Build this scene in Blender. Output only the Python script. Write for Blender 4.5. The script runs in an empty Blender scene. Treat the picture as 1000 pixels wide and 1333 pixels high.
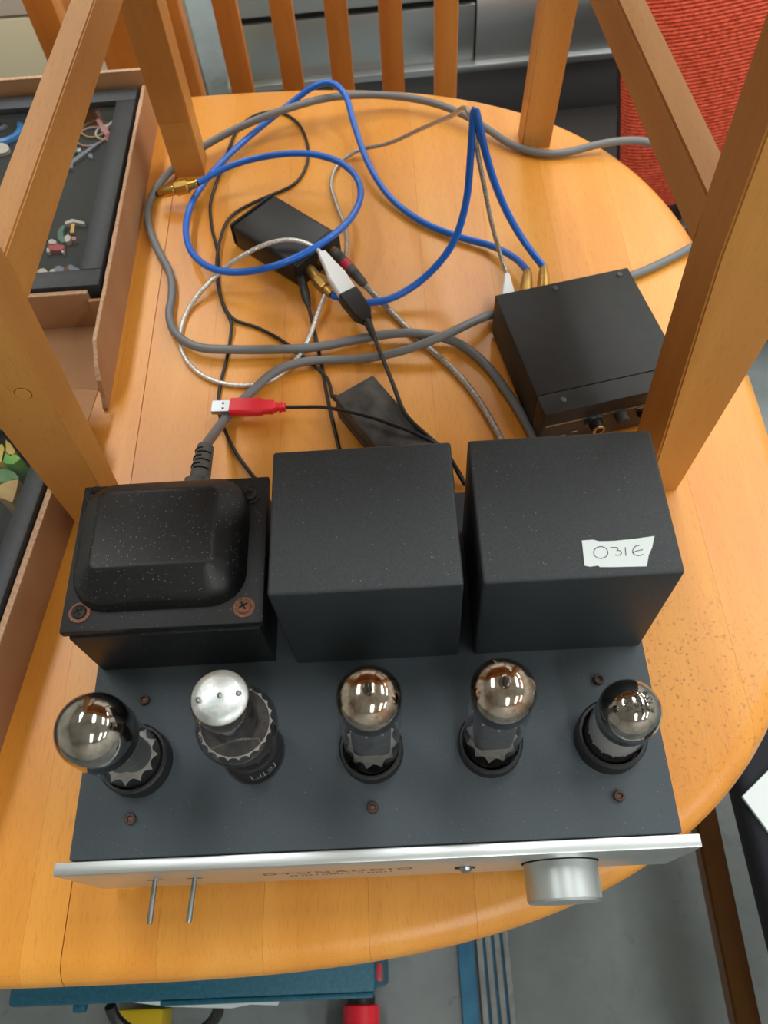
import bpy, bmesh, math, random
from mathutils import Vector, Matrix, Euler

random.seed(7)
scene = bpy.context.scene
COL = scene.collection

# ------------------------------------------------------------------ camera
T = 0.74                    # table top height
CZ = 0.83                   # amplifier chassis top
CAM = Vector((0.20018, -0.06060, 1.30231))
CROT = Euler((0.5240727, 0.0543896, -0.0354279), 'XYZ')
FPX = 1038.05
cd = bpy.data.cameras.new('camera')
cam = bpy.data.objects.new('camera', cd)
COL.objects.link(cam)
cam.location = CAM
cam.rotation_euler = CROT
cd.sensor_fit = 'HORIZONTAL'
cd.sensor_width = 36.0
cd.lens = 36.0 * FPX / 1000.0
cd.clip_start = 0.01
cd.dof.use_dof = True
cd.dof.focus_distance = 0.50
cd.dof.aperture_fstop = 20.0
scene.camera = cam

# ------------------------------------------------------------------ world, exposure
w = bpy.data.worlds.new('world')
scene.world = w
w.use_nodes = True
bg = w.node_tree.nodes['Background']
bg.inputs[0].default_value = (0.80, 0.88, 1.0, 1)
bg.inputs[1].default_value = 0.55
scene.view_settings.view_transform = 'Standard'
scene.view_settings.look = 'None'
scene.view_settings.gamma = 1.0
scene.view_settings.exposure = 0.18

# ceiling fluorescent fittings: (x, y, watts)
LAMPS = [(x_, y_, 14.0) for x_ in (-0.75, 0.60, 1.85, 3.0) for y_ in (-1.45, 0.95, 2.55) if not (x_ < 0 and y_ < 0)]
CEIL = 2.75
for (lx, ly, lw) in LAMPS:
    ld = bpy.data.lights.new('fluorescent_light', 'AREA')
    ld.shape = 'RECTANGLE'
    ld.size = 0.26
    ld.size_y = 1.2
    ld.energy = lw
    ld.color = (0.98, 1.0, 0.985)
    lo = bpy.data.objects.new('fluorescent_light', ld)
    COL.objects.link(lo)
    lo.location = (lx, ly, CEIL - 0.075)


def ray(px, py):
    d = Vector(((px - 500.0) / FPX, -(py - 666.5) / FPX, -1.0))
    return CROT.to_matrix() @ d


def at(px, py, z):
    d = ray(px, py)
    return CAM + d * ((z - CAM.z) / d.z)


def atY(px, py, y):
    d = ray(px, py)
    return CAM + d * ((y - CAM.y) / d.y)


# ------------------------------------------------------------------ materials
def lin(c):
    c = c / 255.0
    return c / 12.92 if c <= 0.04045 else ((c + 0.055) / 1.055) ** 2.4


def rgb(h):
    return (lin(int(h[0:2], 16)), lin(int(h[2:4], 16)), lin(int(h[4:6], 16)), 1.0)


MATS = {}


def base_mat(name):
    m = bpy.data.materials.new(name)
    m.use_nodes = True
    nt = m.node_tree
    return m, nt, nt.nodes['Principled BSDF']


def plain(name, col, rough=0.5, metal=0.0, spec=0.5, nscale=0, namt=0.0, bump=0.0, bscale=200, col2=None, coat=0.0, dust=0.0):
    m, nt, p = base_mat(name)
    p.inputs['Base Color'].default_value = rgb(col)
    p.inputs['Roughness'].default_value = rough
    p.inputs['Metallic'].default_value = metal
    p.inputs['Specular IOR Level'].default_value = spec
    p.inputs['Coat Weight'].default_value = coat
    tc = nt.nodes.new('ShaderNodeTexCoord')
    if nscale:
        n = nt.nodes.new('ShaderNodeTexNoise')
        n.inputs['Scale'].default_value = nscale
        n.inputs['Detail'].default_value = 5
        nt.links.new(tc.outputs['Object'], n.inputs['Vector'])
        r = nt.nodes.new('ShaderNodeValToRGB')
        r.color_ramp.elements[0].position = 0.35
        r.color_ramp.elements[1].position = 0.68
        c1 = rgb(col)
        c2 = rgb(col2) if col2 else tuple(min(1, v * (1 + namt)) for v in c1[:3]) + (1,)
        r.color_ramp.elements[0].color = c1
        r.color_ramp.elements[1].color = c2
        nt.links.new(n.outputs['Fac'], r.inputs['Fac'])
        nt.links.new(r.outputs['Color'], p.inputs['Base Color'])
    if dust:
        # sparse pale specks of settled dust
        v = nt.nodes.new('ShaderNodeTexVoronoi')
        v.inputs['Scale'].default_value = 900
        nt.links.new(tc.outputs['Object'], v.inputs['Vector'])
        lt = nt.nodes.new('ShaderNodeMath')
        lt.operation = 'LESS_THAN'
        lt.inputs[1].default_value = 0.24
        nt.links.new(v.outputs['Distance'], lt.inputs[0])
        sp = nt.nodes.new('ShaderNodeSeparateColor')
        nt.links.new(v.outputs['Color'], sp.inputs[0])
        gt = nt.nodes.new('ShaderNodeMath')
        gt.operation = 'GREATER_THAN'
        gt.inputs[1].default_value = 1.0 - dust
        nt.links.new(sp.outputs[0], gt.inputs[0])
        ml = nt.nodes.new('ShaderNodeMath')
        ml.operation = 'MULTIPLY'
        nt.links.new(lt.outputs[0], ml.inputs[0])
        nt.links.new(gt.outputs[0], ml.inputs[1])
        mx = nt.nodes.new('ShaderNodeMix')
        mx.data_type = 'RGBA'
        nt.links.new(ml.outputs[0], mx.inputs[0])
        if p.inputs['Base Color'].is_linked:
            nt.links.new(p.inputs['Base Color'].links[0].from_socket, mx.inputs[6])
        else:
            mx.inputs[6].default_value = rgb(col)
        mx.inputs[7].default_value = rgb('77736C')
        nt.links.new(mx.outputs[2], p.inputs['Base Color'])
    if bump:
        n2 = nt.nodes.new('ShaderNodeTexNoise')
        n2.inputs['Scale'].default_value = bscale
        n2.inputs['Detail'].default_value = 3
        nt.links.new(tc.outputs['Object'], n2.inputs['Vector'])
        b = nt.nodes.new('ShaderNodeBump')
        b.inputs['Strength'].default_value = bump
        b.inputs['Distance'].default_value = 0.001
        nt.links.new(n2.outputs['Fac'], b.inputs['Height'])
        nt.links.new(b.outputs['Normal'], p.inputs['Normal'])
    MATS[name] = m
    return m


def wood(name, c1, c2, c3, axis='y', rough=0.35, fine=90.0, vary=0.12, coat=0.0, wear=0.0):
    """procedural timber, grain running along one object axis"""
    m, nt, p = base_mat(name)
    L = nt.links.new
    tc = nt.nodes.new('ShaderNodeTexCoord')
    oi = nt.nodes.new('ShaderNodeObjectInfo')
    add = nt.nodes.new('ShaderNodeVectorMath')
    add.operation = 'MULTIPLY_ADD'
    comb = nt.nodes.new('ShaderNodeCombineXYZ')
    for i in range(3):
        L(oi.outputs['Random'], comb.inputs[i])
    add.inputs[1].default_value = (7.3, 5.1, 9.7)
    L(comb.outputs[0], add.inputs[0])
    L(tc.outputs['Object'], add.inputs[2])
    mp = nt.nodes.new('ShaderNodeMapping')
    s = [1.0, 1.0, 1.0]
    k = 'xyz'.index(axis)
    s[k] = 0.07
    mp.inputs['Scale'].default_value = s
    L(add.outputs[0], mp.inputs['Vector'])
    n1 = nt.nodes.new('ShaderNodeTexNoise')
    n1.inputs['Scale'].default_value = 26
    n1.inputs['Detail'].default_value = 6
    n1.inputs['Distortion'].default_value = 0.6
    L(mp.outputs[0], n1.inputs['Vector'])
    n2 = nt.nodes.new('ShaderNodeTexNoise')
    n2.inputs['Scale'].default_value = fine * 14
    n2.inputs['Detail'].default_value = 3
    L(mp.outputs[0], n2.inputs['Vector'])
    n3 = nt.nodes.new('ShaderNodeTexNoise')
    n3.inputs['Scale'].default_value = 5
    n3.inputs['Detail'].default_value = 3
    L(add.outputs[0], n3.inputs['Vector'])
    r = nt.nodes.new('ShaderNodeValToRGB')
    e = r.color_ramp.elements
    e[0].position = 0.30
    e[0].color = rgb(c1)
    e[1].position = 0.72
    e[1].color = rgb(c3)
    em = e.new(0.5)
    em.color = rgb(c2)
    L(n1.outputs['Fac'], r.inputs['Fac'])
    # pores
    r2 = nt.nodes.new('ShaderNodeValToRGB')
    r2.color_ramp.elements[0].position = 0.30
    r2.color_ramp.elements[0].color = (0.62, 0.55, 0.5, 1)
    r2.color_ramp.elements[1].position = 0.46
    r2.color_ramp.elements[1].color = (1, 1, 1, 1)
    L(n2.outputs['Fac'], r2.inputs['Fac'])
    mx = nt.nodes.new('ShaderNodeMix')
    mx.data_type = 'RGBA'
    mx.blend_type = 'MULTIPLY'
    mx.inputs[0].default_value = 0.38
    L(r.outputs['Color'], mx.inputs[6])
    L(r2.outputs['Color'], mx.inputs[7])
    hsv = nt.nodes.new('ShaderNodeHueSaturation')
    mr = nt.nodes.new('ShaderNodeMapRange')
    mr.inputs['To Min'].default_value = 1 - vary
    mr.inputs['To Max'].default_value = 1 + vary
    L(oi.outputs['Random'], mr.inputs['Value'])
    L(mr.outputs[0], hsv.inputs['Value'])
    L(mx.outputs[2], hsv.inputs['Color'])
    mx2 = nt.nodes.new('ShaderNodeMix')
    mx2.data_type = 'RGBA'
    mx2.blend_type = 'OVERLAY'
    mx2.inputs[0].default_value = 0.22
    L(hsv.outputs['Color'], mx2.inputs[6])
    L(n3.outputs['Fac'], mx2.inputs[7])
    L(mx2.outputs[2], p.inputs['Base Color'])
    p.inputs['Roughness'].default_value = rough
    p.inputs['Coat Weight'].default_value = coat
    p.inputs['Coat Roughness'].default_value = 0.33
    if wear:
        # pitted, worn patch near the rounded corner of the top
        gm = nt.nodes.new('ShaderNodeNewGeometry')
        ds = nt.nodes.new('ShaderNodeVectorMath')
        ds.operation = 'DISTANCE'
        ds.inputs[1].default_value = (0.395, 0.115, 0.74)
        L(gm.outputs['Position'], ds.inputs[0])
        mk = nt.nodes.new('ShaderNodeMapRange')
        mk.inputs['From Min'].default_value = 0.10
        mk.inputs['From Max'].default_value = 0.02
        L(ds.outputs['Value'], mk.inputs['Value'])
        sc = nt.nodes.new('ShaderNodeTexNoise')
        sc.inputs['Scale'].default_value = 330
        sc.inputs['Detail'].default_value = 2
        L(gm.outputs['Position'], sc.inputs['Vector'])
        th = nt.nodes.new('ShaderNodeMapRange')
        th.inputs['From Min'].default_value = 0.60
        th.inputs['From Max'].default_value = 0.68
        L(sc.outputs['Fac'], th.inputs['Value'])
        mm = nt.nodes.new('ShaderNodeMath')
        mm.operation = 'MULTIPLY'
        L(mk.outputs[0], mm.inputs[0])
        L(th.outputs[0], mm.inputs[1])
        m3 = nt.nodes.new('ShaderNodeMix')
        m3.data_type = 'RGBA'
        L(mm.outputs[0], m3.inputs[0])
        L(mx2.outputs[2], m3.inputs[6])
        m3.inputs[7].default_value = rgb('B06C30')
        L(m3.outputs[2], p.inputs['Base Color'])
    b = nt.nodes.new('ShaderNodeBump')
    b.inputs['Strength'].default_value = 0.12
    b.inputs['Distance'].default_value = 0.0006
    L(n2.outputs['Fac'], b.inputs['Height'])
    L(b.outputs['Normal'], p.inputs['Normal'])
    MATS[name] = m
    return m


wood('table_wood', 'DC8E2E', 'E29636', 'E89F42', 'y', rough=0.38, vary=0.025, coat=0.30, wear=1.0)
wood('chair_wood_z', 'C08038', 'C88A42', 'D0944C', 'z', rough=0.48, vary=0.05, coat=0.04)
wood('chair_wood_y', 'C4853A', 'CC8F44', 'D4994E', 'y', rough=0.48, vary=0.05, coat=0.04)
wood('chair_wood_x', 'C4853A', 'CC8F44', 'D4994E', 'x', rough=0.48, vary=0.05, coat=0.04)
wood('slat_wood', 'B86C22', 'C4782A', 'CE8432', 'z', rough=0.4, vary=0.05, coat=0.2)
wood('dark_wood', '6A4424', '7C5430', '8C643A', 'y', rough=0.4, vary=0.05)

plain('chassis_black', '3C444A', 0.52, 0.0, 0.4, nscale=1400, namt=0.35, bump=0.25, bscale=2600, dust=0.02)
plain('cover_black', '25292C', 0.46, 0.0, 0.42, nscale=1600, namt=0.9, bump=0.22, bscale=2600, dust=0.02)
plain('bell_black', '121213', 0.40, 0.0, 0.36, nscale=400, namt=0.6, bump=0.10, bscale=1200, dust=0.14)
plain('bell_base', '191B1D', 0.48, 0.0, 0.4, bump=0.12, bscale=900, dust=0.06)
plain('black_plastic', '111111', 0.45, nscale=300, namt=0.4)
plain('black_rubber', '1B1B1C', 0.42)
plain('black_metal', '1A1918', 0.55, 0.0, 0.4, nscale=60, namt=0.5)
plain('black_panel', '2A2624', 0.40, 0.0, 0.5)
plain('psu_black', '32302F', 0.6, nscale=60, col2='5A5754')
plain('socket_black', '1A1B1D', 0.55, bump=0.1, bscale=600)
plain('grey_cord', '77797A', 0.42)
plain('iec_grey', '5F5F5E', 0.5)
plain('dark_slot', '0A0A0A', 0.8)
plain('blue_cord', '1169D2', 0.35, coat=0.2)
plain('white_plastic', 'ECEEEE', 0.4)
plain('red_plastic', 'EE2637', 0.4)
plain('red_band', 'B9243A', 0.4)
plain('yellow_plastic', 'D8B51E', 0.45)
plain('pink_plastic', 'C99A8C', 0.5)
plain('gold', 'D9B25E', 0.25, 1.0)
plain('gold_matte', 'B8914E', 0.38, 0.85, nscale=300, namt=0.3)
plain('steel', 'A6ABAD', 0.32, 1.0)
plain('dull_steel', '8C8F90', 0.4, 1.0, nscale=90, namt=0.4)
plain('rust', '6A4334', 0.75, 0.2, nscale=900, col2='9A6A52')
plain('rust_dark', '3A3230', 0.6, 0.4, nscale=900, col2='5C4A44')
plain('card', 'A97C58', 0.85, 0, 0.2, nscale=18, col2='B28762', bump=0.15, bscale=180)
plain('card_edge', 'D3AD8E', 0.9, 0, 0.2, nscale=400, col2='B58E70')
plain('frame_black', '25272A', 0.5, nscale=240, namt=0.4)
plain('backing_black', '17191B', 0.7, nscale=14, col2='25282A')
plain('paper', 'DDE6E6', 0.8)
plain('pen', '5A4A58', 0.8)
plain('ink', '5E5348', 0.5)
plain('print_dark', '26211E', 0.6)
plain('print_grey', '8F979A', 0.6)
plain('mica', 'BEB8B0', 0.5, nscale=300, col2='A8A29A')
plain('anode', '4C4E50', 0.5, 0.2, nscale=120, col2='66686A')
plain('anode_dark', '2E2826', 0.5, 0.2, nscale=200, col2='4A403A')
plain('anode_pale', 'B4B2B2', 0.6)
plain('cream', 'D9D2B4', 0.5, nscale=3, namt=0.05)
plain('offwhite', 'DCDAD4', 0.5)
plain('teal_paint', '17536A', 0.48, 0.0, 0.4, nscale=260, col2='22647C', bump=0.25, bscale=220)
plain('blue_paint', '3E82A8', 0.6, nscale=40, col2='2F6E94')
plain('track_grey', 'A3A6A4', 0.55, nscale=50, col2='8D8F8E')
plain('navy_fabric', '1A1D26', 0.85, bump=0.4, bscale=500)
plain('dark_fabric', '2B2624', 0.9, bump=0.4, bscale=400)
plain('stitch', '2A2422', 0.9)
plain('grey_cloth', '8B8984', 0.9)
plain('wall_paint', 'D6D4CC', 0.8, nscale=2, namt=0.03)
plain('ceiling_paint', 'E4E2DC', 0.85)
plain('plinth_grey', '58595A', 0.4, 0.35)
plain('enamel_red', 'B53A44', 0.35)
plain('enamel_green', '4E7A62', 0.35)
plain('enamel_pink', 'C98A8A', 0.5)
plain('enamel_white', 'D8D2C2', 0.35)
plain('enamel_blue', '2A8FD8', 0.3)
plain('enamel_steel', '7E8796', 0.4)
plain('enamel_yellow', 'E6D84E', 0.4)
plain('leaf_green', '3FA83C', 0.5, nscale=40, col2='A8D85A')
plain('leaf_dark', '2E6A3A', 0.5, nscale=60, col2='6FA05A')
plain('leaf_yellow', 'E8E04A', 0.5, nscale=60, col2='F0C060')
plain('straw', 'D8B878', 0.6, nscale=60, col2='A8864E')


def mat_floor():
    m, nt, p = base_mat('floor_paint')
    L = nt.links.new
    tc = nt.nodes.new('ShaderNodeTexCoord')
    n = nt.nodes.new('ShaderNodeTexNoise')
    n.inputs['Scale'].default_value = 4
    n.inputs['Detail'].default_value = 8
    n.inputs['Roughness'].default_value = 0.7
    L(tc.outputs['Object'], n.inputs['Vector'])
    r = nt.nodes.new('ShaderNodeValToRGB')
    r.color_ramp.elements[0].position = 0.3
    r.color_ramp.elements[0].color = rgb('6E7678')
    r.color_ramp.elements[1].position = 0.7
    r.color_ramp.elements[1].color = rgb('868F90')
    L(n.outputs['Fac'], r.inputs['Fac'])
    # stains and scuffs
    n2 = nt.nodes.new('ShaderNodeTexNoise')
    n2.inputs['Scale'].default_value = 22
    n2.inputs['Detail'].default_value = 6
    n2.inputs['Distortion'].default_value = 1.5
    L(tc.outputs['Object'], n2.inputs['Vector'])
    r2 = nt.nodes.new('ShaderNodeValToRGB')
    r2.color_ramp.elements[0].position = 0.60
    r2.color_ramp.elements[0].color = (0, 0, 0, 1)
    r2.color_ramp.elements[1].position = 0.80
    r2.color_ramp.elements[1].color = (1, 1, 1, 1)
    L(n2.outputs['Fac'], r2.inputs['Fac'])
    mx = nt.nodes.new('ShaderNodeMix')
    mx.data_type = 'RGBA'
    L(r2.outputs['Color'], mx.inputs[0])
    L(r.outputs['Color'], mx.inputs[6])
    mx.inputs[7].default_value = rgb('6C6C68')
    L(mx.outputs[2], p.inputs['Base Color'])
    p.inputs['Roughness'].default_value = 0.45
    MATS['floor_paint'] = m


mat_floor()


def mat_brushed(name, col, axis, rough=0.32):
    m, nt, p = base_mat(name)
    L = nt.links.new
    tc = nt.nodes.new('ShaderNodeTexCoord')
    mp = nt.nodes.new('ShaderNodeMapping')
    s = [900.0] * 3
    s['xyz'.index(axis)] = 12.0
    mp.inputs['Scale'].default_value = s
    L(tc.outputs['Object'], mp.inputs['Vector'])
    n = nt.nodes.new('ShaderNodeTexNoise')
    n.inputs['Scale'].default_value = 1.0
    n.inputs['Detail'].default_value = 2
    L(mp.outputs[0], n.inputs['Vector'])
    mr = nt.nodes.new('ShaderNodeMapRange')
    mr.inputs['To Min'].default_value = rough - 0.07
    mr.inputs['To Max'].default_value = rough + 0.10
    L(n.outputs['Fac'], mr.inputs['Value'])
    L(mr.outputs[0], p.inputs['Roughness'])
    b = nt.nodes.new('ShaderNodeBump')
    b.inputs['Strength'].default_value = 0.06
    b.inputs['Distance'].default_value = 0.0004
    L(n.outputs['Fac'], b.inputs['Height'])
    L(b.outputs['Normal'], p.inputs['Normal'])
    p.inputs['Base Color'].default_value = rgb(col)
    p.inputs['Metallic'].default_value = 0.9
    MATS[name] = m


mat_brushed('panel_alu', 'D4D9DA', 'x', 0.36)
mat_brushed('knob_alu', 'C6CBCC', 'z', 0.38)
mat_brushed('cabinet_alu', 'B4B8B8', 'x', 0.34)


def mat_glass():
    """thin clear tube glass: see-through, with Fresnel reflections"""
    m = bpy.data.materials.new('tube_glass')
    m.use_nodes = True
    nt = m.node_tree
    nt.nodes.clear()
    L = nt.links.new
    out = nt.nodes.new('ShaderNodeOutputMaterial')
    tr = nt.nodes.new('ShaderNodeBsdfTransparent')
    tr.inputs[0].default_value = (0.90, 0.90, 0.90, 1)
    gl = nt.nodes.new('ShaderNodeBsdfGlossy')
    gl.inputs['Roughness'].default_value = 0.04
    fr = nt.nodes.new('ShaderNodeFresnel')
    fr.inputs['IOR'].default_value = 1.5
    # the pane is modelled as a bare surface: same index from either side
    ge = nt.nodes.new('ShaderNodeNewGeometry')
    mr = nt.nodes.new('ShaderNodeMapRange')
    mr.inputs['To Min'].default_value = 1.5
    mr.inputs['To Max'].default_value = 1 / 1.5
    L(ge.outputs['Backfacing'], mr.inputs['Value'])
    L(mr.outputs[0], fr.inputs['IOR'])
    mx = nt.nodes.new('ShaderNodeMixShader')
    L(fr.outputs[0], mx.inputs[0])
    L(tr.outputs[0], mx.inputs[1])
    L(gl.outputs[0], mx.inputs[2])
    L(mx.outputs[0], out.inputs[0])
    MATS['tube_glass'] = m
    m2 = m.copy()
    m2.name = 'pane_glass'
    for nd in m2.node_tree.nodes:
        if nd.type == 'BSDF_TRANSPARENT':
            nd.inputs[0].default_value = (0.95, 0.95, 0.95, 1)
    MATS['pane_glass'] = m2
    m3 = m.copy()
    m3.name = 'smoky_glass'
    for nd in m3.node_tree.nodes:
        if nd.type == 'BSDF_TRANSPARENT':
            nd.inputs[0].default_value = (0.62, 0.61, 0.60, 1)
    MATS['smoky_glass'] = m3


mat_glass()


def mat_getter(name, col, rough, patch, tint='7A5A48'):
    m, nt, p = base_mat(name)
    L = nt.links.new
    tc = nt.nodes.new('ShaderNodeTexCoord')
    n = nt.nodes.new('ShaderNodeTexNoise')
    n.inputs['Scale'].default_value = 160
    n.inputs['Detail'].default_value = 5
    L(tc.outputs['Object'], n.inputs['Vector'])
    r = nt.nodes.new('ShaderNodeValToRGB')
    r.color_ramp.elements[0].position = 0.5 - patch
    r.color_ramp.elements[0].color = rgb(tint)
    r.color_ramp.elements[1].position = 0.6
    r.color_ramp.elements[1].color = rgb(col)
    L(n.outputs['Fac'], r.inputs['Fac'])
    L(r.outputs['Color'], p.inputs['Base Color'])
    p.inputs['Metallic'].default_value = 1.0
    p.inputs['Roughness'].default_value = rough
    b = nt.nodes.new('ShaderNodeBump')
    b.inputs['Strength'].default_value = 0.05 if rough < 0.2 else 0.4
    b.inputs['Distance'].default_value = 0.001
    L(n.outputs['Fac'], b.inputs['Height'])
    L(b.outputs['Normal'], p.inputs['Normal'])
    MATS[name] = m


mat_getter('getter_mirror', 'C4BEB6', 0.09, 0.2, '9C9288')
mat_getter('getter_brown', 'CFC4B6', 0.11, 0.10, 'A8866E')
mat_getter('getter_dark', '3A3634', 0.14, 0.1, '22201E')
mat_getter('getter_silver', 'F6F8F8', 0.45, 0.05, 'DCE4E2')


def mat_braid(name, c1, c2):
    m, nt, p = base_mat(name)
    L = nt.links.new
    tc = nt.nodes.new('ShaderNodeTexCoord')
    v = nt.nodes.new('ShaderNodeTexVoronoi')
    v.inputs['Scale'].default_value = 520
    L(tc.outputs['Object'], v.inputs['Vector'])
    r = nt.nodes.new('ShaderNodeValToRGB')
    r.color_ramp.elements[0].color = rgb(c1)
    r.color_ramp.elements[1].color = rgb(c2)
    L(v.outputs['Distance'], r.inputs['Fac'])
    r.color_ramp.elements[1].position = 0.7
    L(r.outputs['Color'], p.inputs['Base Color'])
    p.inputs['Metallic'].default_value = 0.45
    p.inputs['Roughness'].default_value = 0.3
    p.inputs['Coat Weight'].default_value = 0.6
    b = nt.nodes.new('ShaderNodeBump')
    b.inputs['Strength'].default_value = 0.5
    b.inputs['Distance'].default_value = 0.0006
    L(v.outputs['Distance'], b.inputs['Height'])
    L(b.outputs['Normal'], p.inputs['Normal'])
    MATS[name] = m


mat_braid('clear_braid', 'F4F2EE', 'C4C0B8')
mat_braid('clear_grey', 'D0CCC4', '98928A')


def mat_grille():
    m, nt, p = base_mat('grille_metal')
    L = nt.links.new
    tc = nt.nodes.new('ShaderNodeTexCoord')
    v = nt.nodes.new('ShaderNodeTexVoronoi')
    v.inputs['Scale'].default_value = 240
    v.inputs['Randomness'].default_value = 0.0
    L(tc.outputs['Object'], v.inputs['Vector'])
    r = nt.nodes.new('ShaderNodeValToRGB')
    r.color_ramp.interpolation = 'CONSTANT'
    r.color_ramp.elements[0].color = rgb('1C1C1C')
    r.color_ramp.elements[1].color = rgb('A8ABAB')
    r.color_ramp.elements[1].position = 0.34
    L(v.outputs['Distance'], r.inputs['Fac'])
    L(r.outputs['Color'], p.inputs['Base Color'])
    p.inputs['Metallic'].default_value = 0.5
    p.inputs['Roughness'].default_value = 0.4
    MATS['grille_metal'] = m


mat_grille()


def mat_weave():
    m, nt, p = base_mat('red_weave')
    L = nt.links.new
    tc = nt.nodes.new('ShaderNodeTexCoord')
    mp = nt.nodes.new('ShaderNodeMapping')
    mp.inputs['Scale'].default_value = (0.7, 1.0, 1.0)
    L(tc.outputs['Object'], mp.inputs['Vector'])
    n = nt.nodes.new('ShaderNodeTexNoise')
    n.inputs['Scale'].default_value = 210
    n.inputs['Detail'].default_value = 4
    L(mp.outputs[0], n.inputs['Vector'])
    r = nt.nodes.new('ShaderNodeValToRGB')
    r.color_ramp.elements[0].position = 0.33
    r.color_ramp.elements[0].color = rgb('B8452F')
    r.color_ramp.elements[1].position = 0.6
    r.color_ramp.elements[1].color = rgb('E0654C')
    L(n.outputs['Fac'], r.inputs['Fac'])
    L(r.outputs['Color'], p.inputs['Base Color'])
    p.inputs['Roughness'].default_value = 0.95
    p.inputs['Specular IOR Level'].default_value = 0.1
    MATS['red_weave'] = m


mat_weave()


# ------------------------------------------------------------------ mesh helpers
def merge(bm, other):
    me = bpy.data.meshes.new('tmp')
    other.to_mesh(me)
    other.free()
    bm.from_mesh(me)
    bpy.data.meshes.remove(me)


def box(bm, x0, x1, y0, y1, z0, z1, bev=0.0, seg=2):
    t = bmesh.new()
    bmesh.ops.create_cube(t, size=1.0)
    for v in t.verts:
        v.co = Vector((x0 + (v.co.x + .5) * (x1 - x0), y0 + (v.co.y + .5) * (y1 - y0), z0 + (v.co.z + .5) * (z1 - z0)))
    if bev:
        bmesh.ops.bevel(t, geom=t.edges[:], offset=bev, segments=seg, profile=0.5, affect='EDGES')
    merge(bm, t)
    return bm


def loft(bm, rings, cap0=True, cap1=True, closed=True):
    """rings: lists of points, same length"""
    vs = [[bm.verts.new(p) for p in r] for r in rings]
    n = len(rings[0])
    for a, b in zip(vs[:-1], vs[1:]):
        for i in range(n if closed else n - 1):
            j = (i + 1) % n
            try:
                bm.faces.new((a[i], a[j], b[j], b[i]))
            except ValueError:
                pass
    if cap0:
        bm.faces.new(list(reversed(vs[0])))
    if cap1:
        bm.faces.new(vs[-1])
    return vs


def lathe(bm, prof, cx=0.0, cy=0.0, seg=32, cap0=False, cap1=False):
    rings = []
    for (r, z) in prof:
        rings.append([(cx + max(r, 1e-5) * math.cos(2 * math.pi * i / seg), cy + max(r, 1e-5) * math.sin(2 * math.pi * i / seg), z) for i in range(seg)])
    loft(bm, rings, cap0, cap1)
    return bm


def frame_of(d, up=Vector((0, 0, 1))):
    d = d.normalized()
    s = d.cross(up)
    if s.length < 1e-4:
        s = d.cross(Vector((0, 1, 0)))
    s.normalize()
    u = s.cross(d).normalized()
    return s, u


def alathe(bm, p0, p1, prof, seg=20, caps=True):
    """lathe along the axis p0 -> p1; prof of (t in 0..1, r)"""
    p0, p1 = Vector(p0), Vector(p1)
    d = p1 - p0
    s, u = frame_of(d)
    rings = []
    for (t, r) in prof:
        c = p0 + d * t
        rings.append([c + (s * math.cos(2 * math.pi * i / seg) + u * math.sin(2 * math.pi * i / seg)) * r for i in range(seg)])
    loft(bm, rings, caps, caps)
    return bm


def apad(bm, p0, p1, prof, e=0.3):
    """soft rectangular body along p0 -> p1; prof of (t, width, thickness)"""
    p0, p1 = Vector(p0), Vector(p1)
    d = p1 - p0
    s, u = frame_of(d)
    rings = []
    for (t, wd, th) in prof:
        c = p0 + d * t
        a, b = wd / 2, th / 2
        k = min(a, b) * e
        pts = [(a, -b + k), (a, b - k), (a - k, b), (-a + k, b), (-a, b - k), (-a, -b + k), (-a + k, -b), (a - k, -b)]
        rings.append([c + s * x + u * y for (x, y) in pts])
    loft(bm, rings, True, True)
    return bm


def catmull(pts, step=0.004):
    pts = [Vector(p) for p in pts]
    P = [pts[0] * 2 - pts[1]] + pts + [pts[-1] * 2 - pts[-2]]
    out = []
    for i in range(1, len(P) - 2):
        p0, p1, p2, p3 = P[i - 1], P[i], P[i + 1], P[i + 2]
        t0 = 0.0
        t1 = t0 + max((p1 - p0).length, 1e-6) ** 0.5
        t2 = t1 + max((p2 - p1).length, 1e-6) ** 0.5
        t3 = t2 + max((p3 - p2).length, 1e-6) ** 0.5
        n = max(2, int((p2 - p1).length / step))
        for k in range(n):
            t = t1 + (t2 - t1) * k / n
            A1 = p0 * ((t1 - t) / (t1 - t0)) + p1 * ((t - t0) / (t1 - t0))
            A2 = p1 * ((t2 - t) / (t2 - t1)) + p2 * ((t - t1) / (t2 - t1))
            A3 = p2 * ((t3 - t) / (t3 - t2)) + p3 * ((t - t2) / (t3 - t2))
            B1 = A1 * ((t2 - t) / (t2 - t0)) + A2 * ((t - t0) / (t2 - t0))
            B2 = A2 * ((t3 - t) / (t3 - t1)) + A3 * ((t - t1) / (t3 - t1))
            out.append(B1 * ((t2 - t) / (t2 - t1)) + B2 * ((t - t1) / (t2 - t1)))
    out.append(pts[-1])
    for _ in range(3):
        q = out[:]
        for i in range(1, len(out) - 1):
            q[i] = out[i - 1] * 0.25 + out[i] * 0.5 + out[i + 1] * 0.25
        out = q
    return out


def sweep(bm, path, r, seg=10, smooth=True):
    path = catmull(path) if smooth else [Vector(p) for p in path]
    d = (path[1] - path[0]).normalized()
    s, u = frame_of(d)
    rings = []
    for i, p in enumerate(path):
        t = (path[min(i + 1, len(path) - 1)] - path[max(i - 1, 0)]).normalized()
        u = (u - t * u.dot(t)).normalized()
        s = t.cross(u).normalized()
        rings.append([p + (s * math.cos(2 * math.pi * k / seg) + u * math.sin(2 * math.pi * k / seg)) * r for k in range(seg)])
    loft(bm, rings, True, True)
    return bm


def prism(bm, poly, z0, z1):
    loft(bm, [[(x, y, z0) for (x, y) in poly], [(x, y, z1) for (x, y) in poly]], True, True)
    return bm


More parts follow.
